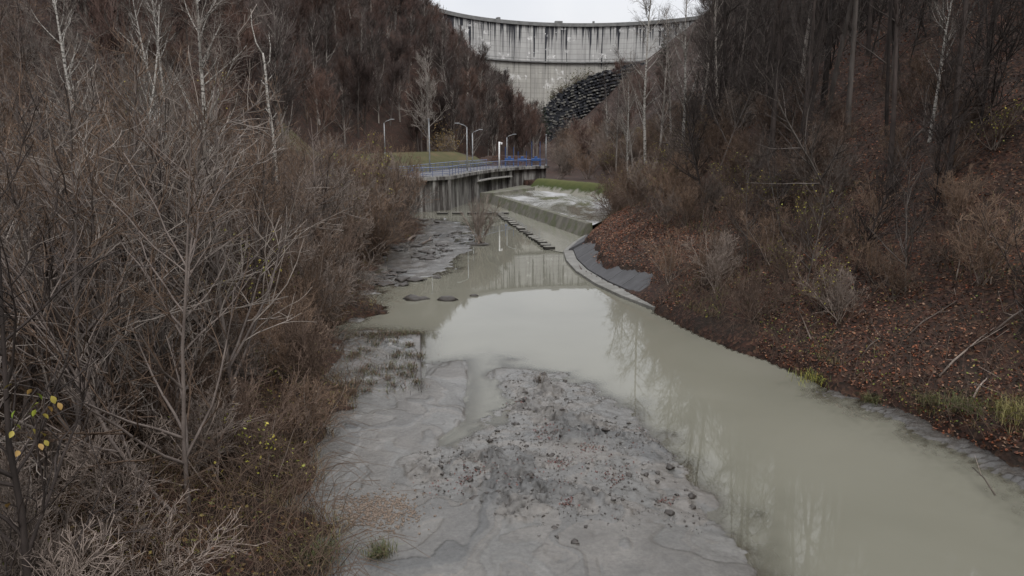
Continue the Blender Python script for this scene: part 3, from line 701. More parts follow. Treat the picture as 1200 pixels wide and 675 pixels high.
def stem(h, r, lean, wig, n=9, rg=rng, top=.12):
    p = np.zeros(3); d = np.array([lean[0], lean[1], 1.0]); d /= np.linalg.norm(d); pts = [p.copy()]
    for i in range(n - 1):
        d = unit(d + np.array([0, 0, .06]) + rg.normal(0, wig, 3)); p = p + d * h / (n - 1); pts.append(p.copy())
    return np.array(pts), r * np.linspace(1, top, n) ** .9
def leaves_on(Q, per, size, cols, rg=rng):
    B, n, _ = Q.shape; idx = rg.integers(0, B, per); k = rg.integers(max(1, n - 2), n, per); c = Q[idx, k] + rg.normal(0, size * .6, (per, 3))
    return leaf_quads(c, size, cols, rg)
def leaf_quads(c, size, cols, rg=rng, flat=0.0):
    N = len(c); u = unit(rg.normal(0, 1, (N, 3)) * (1, 1, 1 - flat)); w = unit(np.cross(u, unit(rg.normal(0, 1, (N, 3)) * (1 - flat, 1 - flat, 1) + (0, 0, flat)))); s = (size * rg.uniform(.6, 1.4, N))[:, None]
    nn = np.cross(u, w)
    V = np.stack([c - u * s * .5, c + w * s * .30 + nn * s * .1, c + u * s * .55, c - w * s * .30 + nn * s * .06], 1).reshape(-1, 3)
    F = np.arange(N * 4).reshape(-1, 4); cl = np.array(cols)[rg.integers(0, len(cols), N)] * rg.uniform(.7, 1.3, (N, 1))
    return V, F, np.repeat(cl, 4, 0)

def make(kind, seed):
    """one tree of a kind -> dict of part meshes"""
    g = np.random.default_rng(seed); out = {}
    def br(*a, **k): return branch(*a, rg=g, **k)
    TL = lambda t: 1.15 - .75 * t
    if kind == 'sapling':                       # thin upright saplings of the thicket
        st = [stem(g.uniform(7.0, 9.5), g.uniform(.05, .085), g.normal(0, .12, 2), .05, rg=g)]
        if seed % 2: st.append(stem(g.uniform(6, 8), .05, g.normal(0, .3, 2), .05, rg=g))
        P = np.array([s[0] for s in st]); Rr = np.array([s[1] for s in st])
        q1 = br(P, Rr, 18, .15, .97, (.28, .52), (.5, 1.0), 6, .35, .10, .0095, taper=TL)
        q2 = br(*q1, 5, .12, .95, (.30, .60), (.45, 1.0), 4, .25, .12, .0078)
        q3 = br(*q2, 3, .1, .95, (.25, .65), (.4, 1.0), 3, .15, .13, .0064)
        out['trunk'] = [tubes(P, Rr, 7), tubes(*q1, 4)]; out['crown'] = [tubes(*q2, 3), tubes(*q3, 3)]; out['tips'] = q3[0]
    elif kind == 'shrub':                       # many-stemmed bare shrub
        st = [stem(g.uniform(2.2, 3.6), g.uniform(.016, .03), g.normal(0, .42, 2), .09, n=7, rg=g, top=.25) for _ in range(11)]
        P = np.array([s[0] for s in st]); Rr = np.array([s[1] for s in st]); P[:, :, :2] += g.normal(0, .16, (11, 1, 2))
        q1 = br(P, Rr, 9, .15, .97, (.25, .5), (.35, .95), 4, .3, .12, .0088, taper=TL)
        q2 = br(*q1, 5, .1, .95, (.3, .6), (.4, 1.0), 3, .2, .13, .0072)
        q3 = br(*q2, 2, .2, .95, (.3, .6), (.4, 1.0), 2, .1, .1, .0060)
        out['trunk'] = [tubes(P, Rr, 5)]; out['crown'] = [tubes(*q1, 3), tubes(*q2, 3), tubes(*q3, 3)]; out['tips'] = q2[0]
    elif kind == 'birch':
        st = [stem(g.uniform(15, 18), g.uniform(.13, .17), g.normal(0, .05, 2), .022, n=14, rg=g, top=.1)]
        P = np.array([s[0] for s in st]); Rr = np.array([s[1] for s in st])
        q1 = br(P, Rr, 34, .30, .98, (.14, .26), (.45, .9), 6, .5, .09, .008, taper=TL)
        q2 = br(*q1, 8, .15, .97, (.3, .55), (.4, .9), 4, -.1, .12, .005)
        q3 = br(*q2, 4, .15, .97, (.35, .7), (.3, .9), 3, -.25, .12, .0042)
        out['trunk'] = [tubes(P, Rr, 9), tubes(*q1, 4)]; out['crown'] = [tubes(*q2, 3), tubes(*q3, 3)]
    elif kind == 'wood':                        # tall dark woodland trees of the near flank
        st = [stem(g.uniform(15, 20), g.uniform(.14, .22), g.normal(0, .06, 2), .03, n=12, rg=g, top=.1)]
        P = np.array([s[0] for s in st]); Rr = np.array([s[1] for s in st])
        q1 = br(P, Rr, 24, .38, .98, (.16, .30), (.5, 1.1), 6, .45, .11, .010, taper=TL)
        q2 = br(*q1, 6, .12, .96, (.3, .55), (.4, 1.0), 4, .25, .13, .007)
        q3 = br(*q2, 4, .1, .96, (.35, .7), (.4, 1.0), 3, .15, .13, .0055)
        out['trunk'] = [tubes(P, Rr, 8), tubes(*q1, 4)]; out['crown'] = [tubes(*q2, 3), tubes(*q3, 3)]
    elif kind == 'hill':                        # rounded crowns of the far hillside
        st = [stem(g.uniform(8, 11), g.uniform(.12, .18), g.normal(0, .08, 2), .04, n=8, rg=g, top=.15)]
        P = np.array([s[0] for s in st]); Rr = np.array([s[1] for s in st])
        q1 = br(P, Rr, 26, .15, .95, (.28, .48), (.4, 1.1), 5, .7, .10, .02, taper=TL)
        q2 = br(*q1, 9, .15, .96, (.3, .55), (.4, .9), 3, .5, .12, .014)
        q3 = br(*q2, 5, .1, .97, (.4, .8), (.3, .9), 2, .4, .12, .012)
        out['trunk'] = [tubes(P, Rr, 6), tubes(*q1, 3)]; out['crown'] = [tubes(*q2, 3), tubes(*q3, 3)]
    elif kind == 'lawn':
        st = [stem(18.5, .26, (.02, 0), .012, n=12, rg=g, top=.08)]
        P = np.array([s[0] for s in st]); Rr = np.array([s[1] for s in st])
        q1 = br(P, Rr, 40, .22, .97, (.20, .36), (.6, 1.0), 6, .55, .08, .02, taper=TL)
        q2 = br(*q1, 7, .2, .96, (.25, .5), (.4, .9), 4, .4, .1, .014)
        q3 = br(*q2, 4, .2, .96, (.3, .6), (.4, .9), 2, .2, .1, .009)
        out['trunk'] = [tubes(P, Rr, 8), tubes(*q1, 4)]; out['crown'] = [tubes(*q2, 3), tubes(*q3, 3)]
    elif kind == 'willow':                      # vase-shaped clump standing in the water
        st = [stem(g.uniform(2.6, 3.9), g.uniform(.03, .055), (math.cos(a) * u, math.sin(a) * u), .05, n=8, rg=g, top=.2) for a, u in zip(np.linspace(0, 6.28, 15), g.uniform(.2, .85, 15))]
        P = np.array([s[0] for s in st]); Rr = np.array([s[1] for s in st]); P[:, :, :2] += g.normal(0, .2, (15, 1, 2))
        q1 = br(P, Rr, 9, .25, .97, (.2, .42), (.25, .7), 4, .5, .08, .009, taper=TL)
        q2 = br(*q1, 5, .1, .95, (.3, .6), (.3, .8), 3, .3, .1, .007)
        out['trunk'] = [tubes(P, Rr, 6)]; out['crown'] = [tubes(*q1, 3), tubes(*q2, 3)]
    elif kind == 'spruce':
        st = [stem(11, .16, (0, 0), .005, n=10, rg=g, top=.05)]
        P = np.array([s[0] for s in st]); Rr = np.array([s[1] for s in st])
        q1 = br(P, Rr, 90, .06, .99, (.16, .24), (1.35, 1.65), 4, -.1, .05, .02, taper=lambda t: 1.05 - t)
        q2 = br(*q1, 12, .05, .98, (.2, .4), (.6, 1.1), 2, -.2, .08, .03)
        out['trunk'] = [tubes(P, Rr, 6)]; out['crown'] = [tubes(*q1, 3), tubes(*q2, 3)]
    return out
def proto(kind, seed, mt, mc, leaf=None, leaf_n=0, leaf_size=.06):
    d = make(kind, seed); r = {'trunk': np_mesh(kind + '_trunk', *join(d['trunk']), mt)}
    r['raw'] = join(d['trunk'] + d['crown']); r['crown'] = np_mesh(kind + '_crown', *join(d['crown']), mc)
    if leaf_n:
        V, F, C = leaves_on(d['tips'], leaf_n, leaf_size, leaf); r['leaf_spray'] = np_mesh(kind + '_leaf_spray', V, F, M['leaf'], False, col=C)
    return r
def plant(name, pr, x, y, z=None, s=1.0, rz=None, tilt=(0, 0), label=None, cat='tree', group=None, sz=None):
    z = gz(x, y) - .06 if z is None else z
    o = empty(name, (x, y, z)); o.rotation_euler = (tilt[0], tilt[1], rng.uniform(0, 6.28) if rz is None else rz); o.scale = (s, s, sz or s)
    for k in ('trunk', 'crown', 'leaf_spray'):
        if k in pr:
            c = obj(k, pr[k], o)
            if k == 'leaf_spray': c['kind'] = 'stuff'
    return tag(o, label, cat, group)

YEL = [(.32, .30, .05), (.26, .27, .05), (.36, .30, .06), (.20, .22, .05)]
SAP = [proto('sapling', 100 + i, *[(M['thicket_t'], M['thicket']), (M['thicket_t'], M['thicket_b']), (M['thicket_c'], M['thicket_t'])][i % 3]) for i in range(6)]
SAPY = [proto('sapling', 120 + i, M['thicket'], M['thicket'], YEL, 60, .07) for i in range(2)]
SLB = bark('slope_bark', (.050, .042, .037), (.125, .108, .098))
SAPD = [proto('sapling', 140 + i, SLB if i % 2 == 0 else M['wood'], M['wood']) for i in range(4)]
SHR = [proto('shrub', 200 + i, M['shrub'], M['thicket_b'] if i % 2 else M['shrub']) for i in range(6)]
SHY = [proto('shrub', 220 + i, M['shrub'], M['brush'], YEL, 220, .09) for i in range(2)]
BRN = [proto('shrub', 240 + i, M['brush'], M['brush'], [(.16, .11, .075), (.20, .15, .11), (.11, .07, .045)], 260, .06) for i in range(3)]
BIR = [proto('birch', 300 + i, M['birch'], M['thicket']) for i in range(4)]
GBI = [proto('birch', 320 + i, M['pale'], M['wood']) for i in range(2)]
WOD = [proto('wood', 400 + i, *[(M['wood'], M['wood']), (SLB, M['wood']), (M['wood'], SLB)][i % 3]) for i in range(6)]
HIL = [proto('hill', 500 + i, M['pale'] if i % 4 == 1 else M['hill_trunk'], M[['hill', 'hill_grey', 'hill_dark', 'hill_rust'][i % 4]]) for i in range(8)]
SPR = proto('spruce', 700, M['wood'], bark('spruce_needles', (.010, .018, .010), (.025, .038, .018)))
LAR = proto('spruce', 701, M['hill_trunk'], bark('larch_needles', (.10, .055, .022), (.17, .09, .035)))

# --- thicket on the low bank
cnt = 0; pts = []
def free(x, y, r):
    for a, b in pts:
        if (a - x) ** 2 + (b - y) ** 2 < r * r: return False
    pts.append((x, y)); return True
tries = 0
while cnt < 270 and tries < 12000:
    tries += 1
    y = 7 + 72 * rng.uniform() ** 1.25; dl = .8 + rng.uniform() ** 1.2 * (7 + y * .25); x = float(ip(y, XL)) - dl
    if y < 14 and dl < 1.6: continue
    if y < 27 and rng.uniform() < .45: continue
    if not free(x, y, .9 + .012 * y): continue
    yl = rng.uniform() < .12
    if rng.uniform() < .16:
        plant('withered_shrub', BRN[cnt % 3], x, y, s=rng.uniform(.6, 1.0) * (1.0 + .012 * max(0, y - 20)), label='low shrub with withered brown leaves inside the bank thicket', cat='shrub', group='withered thicket shrubs'); cnt += 1; continue
    plant('bare_shrub', SHY[cnt % 2] if yl else SHR[cnt % 6], x, y, s=rng.uniform(.75, 1.25) * (1.0 + .012 * max(0, y - 20)) * (.7 if y < 26 else 1), sz=rng.uniform(.85, 1.3) * (1.0 + .014 * max(0, y - 20)) * (.6 if y < 26 else 1),
          label='bare twiggy shrub with a few yellow leaves in the bank thicket' if yl else 'bare grey brown shrub tangled into the bank thicket', cat='shrub',
          group='yellow-leaved thicket shrubs' if yl else 'thicket shrubs on the low bank'); cnt += 1
cnt = tries = 0; pts = []
while cnt < 175 and tries < 12000:
    tries += 1
    y = 11.5 + 48 * rng.uniform() ** 1.3; dl = 2.0 + rng.uniform() * (8 + y * .4); x = float(ip(y, XL)) - dl
    if x > -.22 * y - .8 and y < 30: continue
    if not free(x, y, .95): continue
    plant('bare_sapling', SAP[cnt % 6], x, y, s=rng.uniform(.62, .98), tilt=rng.normal(0, .09, 2), label=['slender grey twigged sapling standing in the bank thicket', 'slender brown twigged sapling standing in the bank thicket', 'slender dark stemmed sapling standing in the bank thicket'][cnt % 6 % 3], cat='tree', group='%s saplings of the bank thicket' % ['grey', 'brown', 'dark'][cnt % 6 % 3]); cnt += 1
# dark sapling with the last yellow leaves
sp = at_y(16, 600, 8.2); o = plant('leaning_sapling', proto('sapling', 131, M['wood'], M['wood']), sp[0], 8.2, s=.8, tilt=(.02, -.05), label='dark sapling with large yellow green leaves on a low twig', cat='tree')
lp = []
for X, Y in ((18, 481), (17, 497), (15, 505), (37, 456), (43, 461), (45, 472), (60, 464), (56, 476), (33, 484), (42, 480), (50, 485), (68, 472), (38, 503), (31, 512), (48, 507), (46, 520), (52, 516), (22, 528), (14, 450), (10, 590)): lp.append(at_y(X, Y, 7.2 + rng.uniform(-.15, .15)))
lcol = [(.12, .165, .018), (.20, .22, .028), (.28, .23, .05), (.24, .15, .045)]
lms = []
for c in lcol:
    n = 7; V = []; 
    for i in range(n):
        f = i / (n - 1); w = .034 * math.sin(math.pi * min(1, f * 1.02 + .02)) ** .8; zz = -.02 * f * f
        V += [(-w, f * .105, zz + w * .35), (0, f * .105, zz), (w, f * .105, zz + w * .35)]
    F = [(i * 3 + k, i * 3 + k + 1, i * 3 + k + 4, i * 3 + k + 3) for i in range(n - 1) for k in range(2)]
    lms.append(np_mesh('leaf', np.array(V), np.array(F), M['leaf'], True, col=np.array(c)))
mw = o.matrix_basis.inverted()
bpy.context.view_layer.update(); mw = o.matrix_world.inverted()
for i, p in enumerate(lp):
    lf = obj('leaf', lms[i % 4 if i < 12 else 2 + i % 2], o); lf.location = mw @ Vector(p); lf.rotation_euler = (rng.uniform(-1.6, -.2), rng.uniform(-.6, .6), rng.uniform(0, 6.28)); lf.scale = [rng.uniform(.8, 1.15)] * 3
tw = MB()
root_p = np.array([sp[0] + .1, 8.2, 5.0]); hub = at_y(44, 455, 7.25)
for e in ([root_p, (root_p + hub) / 2 + (0, 0, .12), hub, at_y(48, 490, 7.25), at_y(46, 520, 7.25)], [hub, at_y(32, 470, 7.2), at_y(16, 505, 7.2)], [hub, at_y(58, 468, 7.2), at_y(70, 475, 7.2)]):
    tw.tube([mw @ Vector(p) for p in e], [.012, .009, .006, .004, .003][:len(e)], 4)
tw.build('leafy_twig', M['wood'], o, True)

# --- birches
for i, (X, y, s, ti, lab) in enumerate([
    (238, 40, 1.05, -.03, 'white birch trunk rising from the thicket, thickest of its cluster'), (210, 44, .95, -.05, 'slim white birch close beside the thickest birch'),
    (190, 47, .95, -.07, 'white birch leaning outward at the back of the thicket'), (140, 38, .85, -.08, 'thin leaning birch at the hill foot behind saplings'),
    (95, 42, .95, -.05, 'pale birch half hidden by thicket twigs')]):
    p = at_y(X, 150, y); plant('birch_tree', BIR[i % 4], p[0], y, s=s, tilt=(0, ti), label=lab, cat='tree', group='birches above the thicket')
# snapped birch
sn = tag(empty('birch_snag', (0, 0, 0)), 'snapped leafless birch with a forked broken top', 'tree'); p = at_y(322, 160, 46); sn.location = (p[0], 46, gz(p[0], 46) - .05)
zb = sn.location.z; q_ = lambda X, Y: np.array(at_y(X, Y, 46)) - np.array(sn.location)
MB().tube([(0, 0, 0), q_(321, 165), q_(314, 120), q_(310, 75), q_(308, 62)], [.12, .10, .085, .07, .05], 9).build('trunk', M['birch'], sn, True)
MB().tube([q_(308, 64), q_(300, 50), q_(295, 30), q_(294, 10)], [.05, .04, .028, .012], 7).build('limb', M['birch'], sn, True)
MB().tube([q_(310, 78), q_(316, 72), q_(317, 55), q_(315, 40)], [.04, .036, .026, .012], 7).build('limb', M['birch'], sn, True)
for X, Y, X2, Y2 in ((313, 95, 319, 88), (315, 118, 322, 108), (312, 100, 306, 94), (317, 135, 311, 126), (318, 140, 325, 131)): MB().tube([q_(X, Y), q_((X + X2) / 2, (Y + Y2) / 2 + 1), q_(X2, Y2)], [.035, .03, .015], 5).build('limb', M['birch'], sn, True)
for i, (X, Yb, y, s, ti, lab) in enumerate([
    (735, 246, 74, .80, 0.0, 'slender white birch on the leafy bank beside the basin'), (757, 245, 72, 1.15, .02, 'tall birch behind the slender bank birch'),
    (799, 200, 64, 1.1, .05, 'tall pale birch leaning over brown brush on the bank'), (712, 180, 150, .75, 0, 'small birch standing upstream before the black rock'),
    (1066, 375, 33, .55, -.01, 'single pale straight sapling birch on the bare leafy slope')]):
    p = at_y(X, Yb, y); plant('birch_tree', BIR[(i + 1) % 4], p[0], y, s=s, tilt=(0, ti), label=lab, cat='tree', group='birches of the wooded bank')
p = at_y(502, 188, 127); plant('silver_tree', proto('lawn', 601, M['pale'], M['pale']), p[0], 127, s=.95, label='silver barked bare tree spreading over the lawn', cat='tree')
for i, (X, y, s) in enumerate(((745, 92, .95), (771, 84, 1.05), (786, 96, 1.1), (722, 104, .8), (815, 78, 1.1), (843, 66, 1.0), (930, 52, .95))):
    p = at_y(X, 200, y); plant('grey_birch', GBI[i % 2], p[0], y, s=s, tilt=rng.normal(0, .03, 2), label='tall thin pale trunk among the brush of the wooded bank', cat='tree', group='pale trunks of the wooded bank')
for i, (X, y) in enumerate(((572, 160), (580, 165), (566, 168), (606, 190), (614, 205))):
    p = at_y(X, 170, y); plant('pale_trunk_tree', BIR[i % 4], p[0], y, s=.78, label='thin pale trunk at the foot of the brown hillside', cat='tree', group='pale trunks at the hillside foot')
p = at_y(520, 175, 124); V, F, C = leaf_quads(rng.normal(0, 1, (900, 3)) * (1.1, .9, 1.1) + (0, 0, 2.4), .2, [(.13, .085, .034), (.17, .115, .04), (.09, .07, .035)])
ys = plant('yellowing_bush', {'trunk': SHR[0]['trunk'], 'crown': SHR[0]['crown']}, p[0], 126, s=1.4, label='yellow brown leafy bush beside the silver lawn tree', cat='shrub'); obj('foliage', np_mesh('foliage', V, F, M['leaf'], False, col=C), ys)
# conifers near the dam
p = at_y(625, 150, 262); plant('larch_tree', LAR, p[0], 262, z=gz(p[0], 262) - .3, s=1.15, label='orange brown larch at the dam foot', cat='tree')
p = at_y(637, 150, 270); plant('spruce_tree', SPR, p[0], 270, z=at_y(637, 160, 270)[2], s=1.2, label='slim dark spruce beside the orange larch', cat='tree')
p = at_y(777, 95, 210); plant('spruce_tree', SPR, p[0], 210, z=at_y(777, 100, 210)[2], s=1.35, label='dark spruce high on the wooded flank in front of the dam', cat='tree')

# --- hillside forest
def seen(p): 
    v = p - np.array([0, 0, CAMZ]); cp, sp_ = math.cos(PITCH), math.sin(PITCH)
    dz_ = v[1] * cp - v[2] * sp_
    if dz_ < 1: return False, 0, 0
    return True, 600 + FPX * v[0] / dz_, 337.5 - FPX * (v[1] * sp_ + v[2] * cp) / dz_
cnt = tries = 0; pts = []
while cnt < 290 and tries < 20000:
    tries += 1
    y = rng.uniform(62, 235); df = rng.uniform(-2, 62); x = float(ip(y, XF)) - df
    ok, X, Y = seen(np.array([x, y, gz(x, y) + 6]))
    if not ok or X < -60 or X > 640 or Y < -90: continue
    if 84 < y < 128 and df < 1: continue
    if not free(x, y, 2.7): continue
    hk = int(rng.integers(0, 8)); tn = ['reddish brown', 'grey brown', 'dark brown', 'rust brown'][hk % 4]; plant('hillside_tree', HIL[hk], x, y, s=rng.uniform(.75, 1.35), label='bare %s tree crowding the steep hillside' % tn, cat='tree', group='%s hillside trees' % tn); cnt += 1
LOW = []
for i in range(4):
    g = np.random.default_rng(800 + i); st = [stem(9, .15, (0, 0), .04, n=5, rg=g, top=.15)]; P = np.array([s[0] for s in st]); Rr = np.array([s[1] for s in st])
    q1 = branch(P, Rr, 20, .15, .95, (.28, .48), (.4, 1.1), 3, .7, .10, .03, taper=lambda t: 1.15 - .75 * t, rg=g); q2 = branch(*q1, 6, .1, .97, (.4, .8), (.4, .9), 1, .5, .12, .04, rg=g); q3 = branch(*q2, 3, .1, .97, (.5, 1.0), (.4, .9), 1, .3, .1, .034, rg=g)
    LOW.append(join([tubes(P, Rr, 4), tubes(*q1, 3), tubes(*q2, 3), tubes(*q3, 3)]))
fp = []; k = tries = 0
while k < 138 and tries < 20000:
    tries += 1; side = rng.uniform() < .72
    if side: y = rng.uniform(190, 340); x = float(ip(y, XF)) - rng.uniform(-4, 70)
    else: y = rng.uniform(120, 330); x = float(ip(y, XR)) + rng.uniform(-2 if y < 240 else 25, 80)
    ok, X, Y = seen(np.array([x, y, gz(x, y) + 5]))
    if not ok or X < 300 or X > 1000 or Y < -30 or Y > 230: continue
    if 632 < X < 700 and y > 230: continue
    if not side and X < 818 and seen(np.array([x, y, gz(x, y) + 9]))[2] < 70: continue
    V, F = LOW[k % 4]; a = rng.uniform(0, 6.28); s = rng.uniform(.8, 1.25); Rz = np.array([[math.cos(a), -math.sin(a), 0], [math.sin(a), math.cos(a), 0], [0, 0, 1]])
    fp.append((V @ Rz.T * s + np.array([x, y, gz(x, y) - .2]), F)); k += 1
V, F = join(fp); tag(obj('distant_forest', np_mesh('distant_forest', V, F, M['hill'])), 'far bare woodland blurring into brown on both valley flanks', 'forest', kind='stuff')

# --- near wooded flank
cnt = tries = 0; pts = []
while cnt < 230 and tries < 30000:
    tries += 1
    y = 16 + 150 * rng.uniform() ** 1.2; dr = 5 + rng.uniform() ** .8 * (38 + .1 * y); x = float(ip(y, XR)) + dr
    ok, X, Y = seen(np.array([x, y, gz(x, y)]))
    if not ok or X > 1330 or X < 690: continue
    if X > 960 and dr < 9 and y < 45: continue
    if X < 850 and y < 60: continue
    if X < 815 and y < 120: continue
    if X < 822 and seen(np.array([x, y, gz(x, y) + 17]))[2] < 78: continue
    if not free(x, y, 1.9): continue
    tn = ['dark', 'grey trunked', 'pale twigged'][cnt % 6 % 3]; plant('woodland_tree', WOD[cnt % 6], x, y, s=rng.uniform(.7, 1.1) * float(np.interp(y, [20, 60], [.62, 1])), sz=rng.uniform(.9, 1.2), tilt=rng.normal(0, .04, 2), label='%s leafless tree of the wooded slope' % tn, cat='tree', group='%s trees of the wooded slope' % tn); cnt += 1
cnt = tries = 0; pts = []
while cnt < 290 and tries < 30000:
    tries += 1
    y = 20 + 115 * rng.uniform() ** 1.5; dr = .8 + rng.uniform() * 13; x = float(ip(y, XR)) + dr
    ok, X, Y = seen(np.array([x, y, gz(x, y)]))
    if not ok or X > 1260: continue
    if 36 < y < 66 and dr < 4.6: continue
    if X > 990 and rng.uniform() < .72: continue
    if X > 960 and dr < .7: continue
    if 60 < y < 118 and dr < 1.5: continue
    if not free(x, y, .85): continue
    kk = rng.uniform()
    if kk < .20: pr, lab, grp = SHY[cnt % 2], 'brown bank shrub still holding some yellow leaves', 'yellow-leaved bank shrubs'
    elif kk < .55: pr, lab, grp = BRN[cnt % 3], 'brown shrub with withered leaves on the leafy bank', 'withered bank shrubs'
    else: pr, lab, grp = SHR[cnt % 6], 'bare tangled shrub on the leafy bank slope', 'bare bank shrubs'
    plant('bank_shrub', pr, x, y, s=rng.uniform(.42, .85) * (1 + .006 * y), label=lab, cat='shrub', group=grp); cnt += 1
cnt = tries = 0; pts = []
while cnt < 105 and tries < 14000:
    tries += 1
    y = 18 + 70 * rng.uniform() ** 1.3; dr = 2.5 + rng.uniform() * 22; x = float(ip(y, XR)) + dr
    ok, X, Y = seen(np.array([x, y, gz(x, y)]))
    if not ok or X > 1330 or X < 800 or (34 < y < 66 and dr < 5) or not free(x, y, 1.2): continue
    plant('slope_sapling', SAPD[cnt % 4], x, y, s=rng.uniform(.6, 1.0), tilt=rng.normal(0, .16, 2), label='thin %s sapling growing through fallen leaves on the wooded slope' % ['grey', 'blackish'][cnt % 2], cat='tree', group='%s saplings of the wooded slope' % ['grey', 'blackish'][cnt % 2]); cnt += 1
# upstream brush on the valley floor
cnt = tries = 0; pts = []
while cnt < 60 and tries < 4000:
    tries += 1; y = rng.uniform(122, 250); x = rng.uniform(float(ip(y, XL)) - 1, float(ip(y, XR)) + 8)
    ok, X, Y = seen(np.array([x, y, gz(x, y)]))
    if X < 655 or not free(x, y, 2): continue
    plant('valley_shrub', SHR[cnt % 6], x, y, s=rng.uniform(1.1, 2.0), label='grey brown brush on the valley floor upstream of the basin', cat='shrub', group='upstream valley brush'); cnt += 1
for i in range(6):
    X = 650 + i * 8; p = at_y(X, float(rock_top(X)) + 3, 291); V, F, C = leaf_quads(rng.normal(0, 1, (260, 3)) * (.9, .9, 1.2) + (0, 0, 1.6), .4, [(.075, .072, .035), (.095, .085, .045), (.055, .055, .026)])
    o = plant('abutment_shrub', {'trunk': SHR[i % 6]['trunk'], 'crown': SHR[i % 6]['crown']}, p[0], 291, z=p[2] - 1.0, s=1.2 + .3 * rng.uniform(), label='olive shrub along the rock edge below the dam face', cat='shrub', group='abutment shrubs'); obj('foliage', np_mesh('foliage', V, F, M['leaf'], False, col=C), o)
# willow clump in the water
p = at_z(562, 287, 0); wl = plant('willow_clump', proto('willow', 900, M['shrub'], M['shrub']), p[0], p[1], z=.05, s=1.1, label='bare many-stemmed willow clump standing in shallow water', cat='shrub')

# ------------------------------------------------------------------ clods, stones, drift

def lump(seed, flat=.55, sub=2):
    import bmesh
    g = np.random.default_rng(seed); b = bmesh.new(); bmesh.ops.create_icosphere(b, subdivisions=sub, radius=1)
    for v in b.verts:
        c = v.co; k = 1 + .9 * (vnoise(np.array([c.x * 1.7 + seed]), np.array([c.y * 1.7 + c.z * 1.3]))[0] - .5) + .8 * (vnoise(np.array([c.x * 3.3 + seed]), np.array([c.y * 4 - c.z * 3.]))[0] - .5) + g.uniform(-.16, .16)
        v.co = Vector((c.x * k, c.y * k * .8, c.z * k * flat))
    
    for f in b.faces: f.smooth = True
    me = bpy.data.meshes.new('clod'); b.to_mesh(me); b.free(); me.materials.append(M['clod']); return me
CL = [lump(i) for i in range(8)]
o = obj('root_clod', CL[3], wl); o.location = (0, 0, -.05); o.scale = (.75, .6, .28)
CLG = [lump(20 + i) for i in range(6)]
for m in CLG: m.materials[0] = M['siltlump']
cnt = tries = 0; pts = []
rx = np.array(ROUGH)
while cnt < 190 and tries < 12000:
    tries += 1; x = rng.uniform(-4, 6); y = rng.uniform(12, 25)
    s_ = float(sdf(ROUGH, np.array([x]), np.array([y]))[0]); 
    if s_ < -.2 or vnoise(np.array([x * .9]), np.array([y * .9]), 3.)[0] < .38 or not free(x, y, .14): continue
    sz = .03 + .085 * rng.uniform() ** 2.0; z = float(mud_h(np.array([x]), np.array([y]))[0])
    if z < 0: continue
    grey = cnt % 5 < 2; o = obj('mud_clod', CLG[cnt % 6] if grey else CL[cnt % 8]); o.location = (x, y, z - sz * .08); o.scale = (sz, sz * rng.uniform(.7, 1.3), sz * rng.uniform(.6, 1.2)); o.rotation_euler = (rng.uniform(-.4, .4), rng.uniform(-.4, .4), rng.uniform(0, 6.28))
    tag(o, 'grey clod of silt on the trampled bar' if grey else 'dark clod of wet earth on the trampled silt bar', 'clod', 'grey clods on the silt bar' if grey else 'dark clods on the silt bar'); cnt += 1
for X, Y, sz, lab in ((488, 351, .62, 'grey stone lump breaking the still water, broadest of three'), (523, 352, .48, 'dark sod with a dead stalk standing in the still water'), (555, 347, .22, 'small stone poking from the water beside the sod')):
    p = at_z(X, Y, 0); o = obj('river_stone', CL[int(X) % 8]); o.location = (p[0], p[1], .0); o.scale = (sz, sz * .6, sz * .75); tag(o, lab, 'stone')
cnt = 0; tries = 0; pts = []
while cnt < 130 and tries < 9000:
    tries += 1; X = rng.uniform(440, 560); Y = rng.uniform(254, 335); p = at_z(X, Y, .05)
    if float(sdf(SHORE, p[:1], p[1:2])[0]) < -.3 or vnoise(p[:1] * .5, p[1:2] * .25, 8.)[0] < .42 or not free(p[0], p[1], .32): continue
    sz = .10 + .38 * rng.uniform() ** 2.2; z = max(0, float(mud_h(p[:1], p[1:2])[0])); o = obj('silt_lump', CL[cnt % 8]); o.location = (p[0], p[1], z + .02); o.scale = (sz, sz * rng.uniform(.7, 1.4), sz * rng.uniform(.3, .7)); o.rotation_euler = (0, 0, rng.uniform(0, 6.28))
    tag(o, 'dark lump of silted debris on the pale flat', 'lump', 'debris lumps on the pale flat'); cnt += 1
def log(pa, pb, r, lab):
    a, b = at_z(*pa, .15), at_z(*pb, .2); c = tag(empty('drift_log', a), lab, 'log'); MB().tube([(0, 0, 0), (b - a) * .5 + (0, 0, .08), b - a], [r, r * .9, r * .6], 7).build('trunk', M['shrub'], c, True)
    MB().tube([(b - a) * .6 + (0, 0, .05), (b - a) * .7 + (.1, .4, .35)], [r * .4, r * .15], 5).build('limb', M['shrub'], c, True)
log((495, 286), (507, 281), .10, 'pale drift log stranded on the silt flat'); log((478, 282), (488, 276), .13, 'short grey drift log at the thicket edge of the flat')
